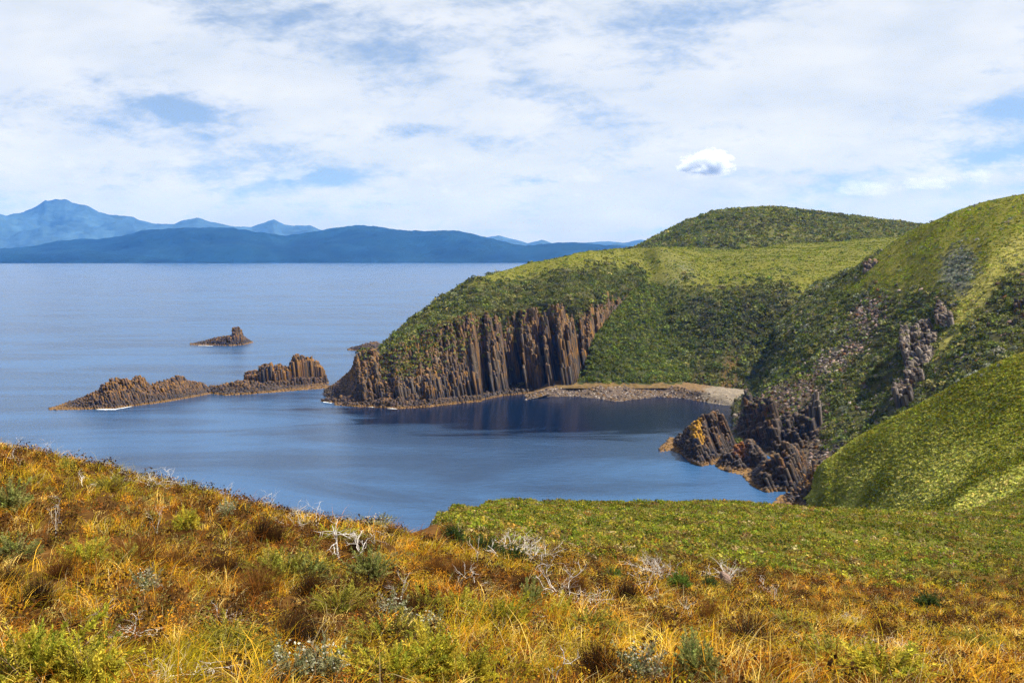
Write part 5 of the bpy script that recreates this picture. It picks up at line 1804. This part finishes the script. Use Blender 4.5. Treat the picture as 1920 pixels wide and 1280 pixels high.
    pr = {'black': [single(*tussock_mesh(351, BLACK), "rush_tussock", M_GRASS), single(*tussock_mesh(352, BLACK, spread=.28), "rush_tussock", M_GRASS)],
          'brown': [single(*tussock_mesh(353, BROWN), "rush_tussock", M_GRASS), single(*tussock_mesh(354, BROWN, spread=.3), "rush_tussock", M_GRASS)],
          'rust': [single(*tussock_mesh(355, RUST), "rush_tussock", M_GRASS), single(*tussock_mesh(356, RUST, spread=.32), "rush_tussock", M_GRASS)]}
    gt = "dark rush tussocks in the grass"
    T = [(491, 1012, 46, 0.95, 'black', "black rush tussock on the crest left of the forked dead shrub"),
         (520, 1016, 34, 1.0, 'brown', "brown rush tussock touching the black crest one on its right"),
         (262, 1060, 66, 1.4, 'rust', "broad rusty brown tussock in the middle of the left slope"),
         (322, 1068, 52, 1.0, 'rust', "rusty tussock right of the broad one, with slanting stems"),
         (16, 1113, 56, 0.7, 'black', "narrow black tussock at the left edge of the picture"),
         (66, 1142, 58, 1.0, 'black', "wide black tussock above the big yellow heath bush"),
         (412, 1080, 38, 1.2, 'brown', "dark brown tussock under the olive bush on its left"),
         (576, 1232, 84, 0.85, 'black', "tall black tussock at lower centre left"),
         (545, 1205, 50, 0.8, 'brown', "brown tussock leaning on the tall black one"),
         (666, 1036, 38, 1.0, 'black', "round dark tussock right of the forked dead shrub"),
         (728, 1012, 30, 1.0, 'brown', "dark brown tussock just under the crest before the white flowers"),
         (1177, 1128, 48, 0.9, 'black', "dark round tussock left of the tall white dead stems"),
         (857, 1082, 42, 1.1, 'rust', "rusty tussock in front of the crooked dead stems"),
         (815, 1075, 36, 1.0, 'rust', "smaller rusty tussock left of the one before the crooked stems"),
         (982, 1108, 38, 0.9, 'brown', "brown tussock behind the grey green upright bush"),
         (772, 1158, 34, 1.0, 'brown', "dark brown tussock beside the white flowered shrub at centre"),
         (1112, 1275, 66, 0.8, 'brown', "tall brown tussock at the bottom edge right of centre"),
         (1403, 1212, 34, 1.2, 'black', "black squat tussock in the orange grass at right"),
         (1422, 1196, 28, 0.9, 'brown', "brown tussock directly behind the black squat one"),
         (1324, 1170, 38, 0.9, 'rust', "rusty tussock right of the wavy dead stem"),
         (1646, 1190, 30, 0.8, 'brown', "pointed brown tussock above the broad dead tangle"),
         (678, 1078, 34, 1.1, 'rust', "rusty tussock below the round dark one near the crest"),
         (655, 1120, 30, 1.1, 'brown', "low brown tussock left of the central dry twigs"),
         (120, 1085, 44, 1.0, 'rust', "rusty tussock between the black ones and the broad rusty one"),
         (478, 1110, 40, 1.2, 'rust', "rusty tussock under the right side of the olive bush"),
         (1080, 1108, 36, 1.0, 'rust', "rusty tussock behind the wide leaning dead shrub"),
         (1545, 1160, 22, 1.2, 'rust', "rusty tussock at the seam of orange grass and green heath"),
         (580, 1120, 60, 0.8, 'brown', "brown tussock between the olive bush and the tall black tussock")]
    cnt = {}
    for px, py, h, wf, st, lab in T:
        p = ground_at(px, py)
        dist = math.hypot(p[1], p[2] - HC)
        hm = max(h * 0.9 * dist / F + 0.10, 0.42)
        k = cnt[st] = cnt.get(st, -1) + 1
        copy_thing(pr[st][k % 2], (p[0], p[1], p[2] - 0.02), (hm * wf, hm * wf, hm), rng.random() * 6.28, lab, "tussock", gt)

    YEL = [(0.42, 0.36, 0.035), (0.34, 0.31, 0.035), (0.48, 0.38, 0.05), (0.26, 0.26, 0.035)]
    GRN = [(0.10, 0.16, 0.025), (0.14, 0.20, 0.03), (0.08, 0.12, 0.025)]
    DGR = [(0.05, 0.085, 0.02), (0.07, 0.10, 0.025), (0.035, 0.055, 0.018)]
    GRY = [(0.25, 0.26, 0.075), (0.19, 0.205, 0.06), (0.31, 0.30, 0.11)]
    OLV = [(0.27, 0.235, 0.035), (0.20, 0.185, 0.032), (0.33, 0.27, 0.05)]
    EVE = [(0.23, 0.23, 0.12), (0.17, 0.17, 0.08), (0.30, 0.29, 0.18)]
    bp = {'yellow': [bush_proto("heath_bush", 361, YEL), bush_proto("heath_bush", 362, YEL, width=0.7, plume=True)],
          'green': [bush_proto("heath_bush", 363, GRN), bush_proto("heath_bush", 364, GRN, width=.65)],
          'dark': [bush_proto("heath_bush", 365, DGR, leaf=0.08), bush_proto("heath_bush", 366, DGR, width=.65, leaf=.08)],
          'grey': [bush_proto("heath_bush", 367, GRY, plume=True, leaf=.08), bush_proto("heath_bush", 368, GRY, width=.65, plume=True)],
          'olive': [bush_proto("heath_bush", 369, OLV, width=0.7), bush_proto("heath_bush", 370, OLV, width=0.8, plume=True)],
          'flower': [bush_proto("everlasting_shrub", 371, EVE, nshoot=60, nleaf=30, leaf=.10, flowers=42), bush_proto("everlasting_shrub", 372, EVE, nshoot=60, nleaf=30, leaf=.10, width=.6, flowers=36)]}
    gb = "green and yellow bushes in the grass"
    gf = "white flowered shrubs in the grass"
    B = [(810, 1262, 86, 0.85, 'yellow', "big yellow green feathery bush at the bottom centre"),
         (740, 1275, 50, 1.0, 'yellow', "low yellow green bush left of the big feathery one"),
         (880, 1284, 46, 1.0, 'yellow', "yellow bush at the bottom edge right of the big feathery one"),
         (938, 1176, 56, 0.85, 'yellow', "round yellow green bush with a dark hollow right of centre"),
         (860, 1150, 36, 1.0, 'yellow', "small bright yellow bush left of the round yellow green one"),
         (800, 1160, 36, 1.0, 'yellow', "loose yellow green sprays near the white flowered shrub at centre"),
         (1050, 1160, 34, 1.1, 'yellow', "yellow green bush under the wide leaning dead shrub"),
         (60, 1290, 120, 1.05, 'yellow', "huge yellow green heath bush in the bottom left corner"),
         (170, 1295, 90, 1.0, 'yellow', "yellow green heath bush right of the huge corner one"),
         (165, 1062, 44, 1.2, 'yellow', "flat yellow bush on the left slope beside the broad rusty tussock"),
         (1655, 1284, 46, 1.5, 'yellow', "broad yellow bush at the bottom edge on the right"),
         (640, 1012, 22, 1.2, 'yellow', "little yellow bush on the crest behind the forked dead shrub"),
         (345, 990, 34, 1.0, 'yellow', "small yellow bush in the middle of the upper left slope"),
         (120, 884, 22, 1.0, 'olive', "olive bush poking above the left crest against the sea"),
         (198, 918, 24, 0.9, 'olive', "olive bush between dead twigs on the left crest"),
         (854, 1014, 28, 0.9, 'dark', "little dark green bush at the crest beside the green shelf"),
         (908, 1036, 34, 0.9, 'dark', "dark green bush among the crooked dead stems"),
         (965, 1056, 30, 1.0, 'dark', "dark green bush between crooked and fan-shaped dead shrubs"),
         (1268, 1108, 38, 0.9, 'green', "bright green bush alone where the brow meets the shelf"),
         (1330, 1104, 22, 0.9, 'dark', "small dark bush left of the pinkish boulder"),
         (1148, 1088, 22, 1.0, 'green', "small green bush above the wide leaning dead shrub"),
         (1744, 1142, 28, 1.0, 'dark', "dark green bush in the brown belt at right"),
         (10, 962, 58, 0.8, 'grey', "grey green bush at the left edge of the picture"),
         (690, 1088, 58, 0.8, 'grey', "grey green feathery bush below the round dark tussock"),
         (585, 1098, 46, 1.0, 'grey', "grey green bush below the forked dead shrub"),
         (990, 1142, 54, 0.6, 'grey', "upright grey green bush left of the wide leaning dead shrub"),
         (1312, 1276, 66, 0.8, 'grey', "grey green feathery bush at the bottom right of centre"),
         (30, 1052, 44, 0.9, 'grey', "pale grey sprig bush near the left edge under the grey green bush"),
         (544, 1096, 66, 1.1, 'olive', "wide olive bush with dark branches left of centre"),
         (500, 1086, 50, 1.0, 'olive', "olive bush joined to the left of the wide olive one"),
         (1106, 1190, 40, 1.0, 'olive', "olive bush below the fallen white branches"),
         (642, 1146, 44, 1.0, 'olive', "olive bush in the centre between the tussocks"),
         (726, 1212, 36, 1.1, 'olive', "low olive bush behind the big yellow feathery bush"),
         (235, 1062, 34, 1.0, 'olive', "olive bush half hidden behind the broad rusty tussock"),
         (440, 1235, 40, 1.1, 'olive', "olive bush left of the tall black tussock"),
         (1560, 1262, 34, 1.3, 'olive', "flat olive bush in the lower right grass"),
         (1830, 1215, 26, 1.4, 'olive', "low olive bush in the right grass below the heath"),
         (1480, 1182, 24, 1.3, 'olive', "low olive bush above the tiny white dead stem"),
         (268, 1112, 42, 0.7, 'flower', "pale shrub with white flowers below the broad rusty tussock"),
         (545, 1272, 46, 0.8, 'flower', "white flowered grey shrub at the bottom edge left of centre"),
         (742, 1166, 42, 0.9, 'flower', "white flowered shrub in the central grass"),
         (790, 1198, 36, 0.7, 'flower', "smaller white flowered shrub below the central one"),
         (612, 1278, 46, 0.7, 'flower', "white flowered shrub at the bottom edge next to the grey one"),
         (704, 968, 28, 1.2, 'flower', "white flowered shrub on the crest against the water"),
         (1198, 1276, 26, 0.8, 'flower', "small white flowered sprig at the bottom edge right of centre"),
         (422, 966, 20, 0.8, 'flower', "tiny white flowered sprig below the middle of the left crest")]
    cnt = {}
    for px, py, h, wf, st, lab in B:
        p = ground_at(px, py)
        dist = math.hypot(p[1], p[2] - HC)
        hm = max(h * 1.05 * dist / F + 0.14, 0.42)
        k = cnt[st] = cnt.get(st, -1) + 1
        fl = st == 'flower'
        copy_thing(bp[st][k % 2], (p[0], p[1], p[2] - 0.03), (hm * wf, hm * wf, hm), rng.random() * 6.28, lab, "flowering shrub" if fl else "bush", gf if fl else gb)

    # one stone in the grass
    r2 = np.random.default_rng(380)
    p = ground_at(1366, 1098)
    V, f, C_ = boulders(np.array([[0, 0, 0.24]]), np.array([0.22]), np.array([(0.22, 0.15, 0.12)]), r2)
    b = mesh_obj("boulder", V, f, M_BEACH, C_)
    b.location = p
    bv = b.modifiers.new("soft", 'BEVEL')
    bv.width = 0.06
    bv.segments = 2
    tag(b, "pinkish boulder on the brow beside a grey dead shrub", "boulder")

    # round pale cushions on the brow of the green spur
    gs = "pale round shrubs on the green spur"
    for i, (px, py, w, lab) in enumerate([(1817, 706, 11, "largest pale shrub of the loose cluster near the spur's brow"), (1821, 716, 9, "pale shrub directly below the largest of the spur cluster"),
                                          (1828, 696, 9, "pale grey shrub above and right of the largest on the spur"), (1842, 704, 6, "small pale shrub right of the largest on the spur"),
                                          (1855, 697, 10, "round grey shrub midway between the spur cluster and the right edge"), (1852, 688, 12, "long grey shrub on the very brow of the spur"),
                                          (1795, 711, 8, "leftmost pale shrub of the spur cluster"), (1895, 683, 10, "upright grey shrub on the spur close to the right edge"), (1876, 686, 8, "pale shrub on the spur left of the upright grey one")]):
        sp = SPUR
        e = (sp.px - px) ** 2 + (sp.py - py) ** 2 + np.where(sp.p[..., 1] > 290, 1e6, 0)
        q = sp.p.reshape(-1, 3)[int(np.argmin(e))]
        rr = w * q[1] / F * 0.75
        v, c = clumps(np.zeros((1, 3)), np.array([rr]), 0.85, np.array([(0.27, 0.29, 0.24)]), 90, 0.24, r2, colvar=0.15)
        o = mesh_obj("cushion_shrub", v, np.arange(len(v)).reshape(-1, 4), M_LEAF, c)
        o.location = q
        tag(o, lab, "shrub", gs)


build_plants()


# ------------------------------------------------------------------ small cumulus clouds over the hill
def build_clouds():
    def cloud(name, px, py, d, w, h, lab, seed, dens=0.02):
        c = P(px, py, d)
        s = d / F
        sx, sz = w * s * 0.5, h * s * 0.5
        bpy.ops.mesh.primitive_ico_sphere_add(subdivisions=4, radius=1.0)
        o = bpy.context.object
        o.name = name
        o.data.name = name
        for v in o.data.vertices:
            v.co.z = max(v.co.z, -0.62)
        o.scale = (sx * 1.18, sx * 0.8, sz * 1.3)
        o.location = c
        m, g, out = new_mat("cloud_vapour")
        pos = g.node('ShaderNodeTexCoord').outputs['Object']
        x, y, z = g.sep(pos)
        nn = g.noise(g.vm('ADD', pos, (seed * 3.7, seed, 0)), 1.7, 7, 0.62, 0.2)
        n2 = g.noise(g.vm('ADD', pos, (seed * 1.7, 0, seed)), 4.5, 5, 0.6)
        r = g.vm('LENGTH', pos) if False else None
        vl = g.node('ShaderNodeVectorMath', operation='LENGTH')
        g.link(g.vm('MULTIPLY', pos, (1.0, 1.0, 1.05)), vl.inputs[0])
        body = g.m('SUBTRACT', 0.80, vl.outputs['Value'])
        f = g.m('ADD', body, g.m('ADD', g.m('MULTIPLY', g.m('SUBTRACT', nn, 0.5), 3.2), g.m('MULTIPLY', g.m('SUBTRACT', n2, 0.5), 0.9)))
        base = g.sstep(g.m('ADD', z, g.m('MULTIPLY', g.m('SUBTRACT', n2, 0.5), 0.5)), -0.62, -0.2)
        dn = g.m('MULTIPLY', g.m('MULTIPLY', g.sstep(f, 0.0, 0.35), base), dens)
        v = g.node('ShaderNodeVolumePrincipled')
        v.inputs['Color'].default_value = (0.80, 0.83, 0.88, 1)
        g.link(dn, v.inputs['Density'])
        v.inputs['Anisotropy'].default_value = 0.0
        g.link(v.outputs[0], out.inputs['Volume'])
        o.data.materials.append(m)
        tag(o, lab, "cloud", "small cumulus clouds over the hill")
    cloud("cloud", 1325, 310, 13500, 98, 52, "small bright puffy cloud alone above the rounded hill", 2, 0.016)
    cloud("cloud", 1625, 354, 14500, 110, 40, "grey flat-based cloud, leftmost of the low row near the right hill", 5, 0.0008)
    cloud("cloud", 1737, 345, 14500, 100, 32, "ragged white cloud in the middle of the low row near the right hill", 8, 0.0010)
    cloud("cloud", 1833, 333, 14500, 62, 34, "small cloud at the right end of the low row", 11, 0.0010)


build_clouds()
# ------------------------------------------------------------------ the air: pale haze over everything, sky outside it
def build_haze():
    x, y0, y1, z0, z1 = 15500, -15500, 15500, -12, 830
    ob = mesh_obj("haze", [(-x, y0, z0), (x, y0, z0), (x, y1, z0), (-x, y1, z0), (-x, y0, z1), (x, y0, z1), (x, y1, z1), (-x, y1, z1)],
                  np.array([(0, 3, 2, 1), (4, 5, 6, 7), (0, 1, 5, 4), (1, 2, 6, 5), (2, 3, 7, 6), (3, 0, 4, 7)]))
    m, g, out = new_mat("haze_air")
    v = g.node('ShaderNodeVolumePrincipled')
    v.inputs['Color'].default_value = (0.05, 0.26, 0.92, 1)
    v.inputs['Absorption Color'].default_value = (1, 1, 1, 1)
    v.inputs['Density'].default_value = 0.00004
    v.inputs['Anisotropy'].default_value = 0.0
    g.link(v.outputs[0], out.inputs['Volume'])
    ob.data.materials.append(m)
    tag(ob, kind="stuff")


build_haze()
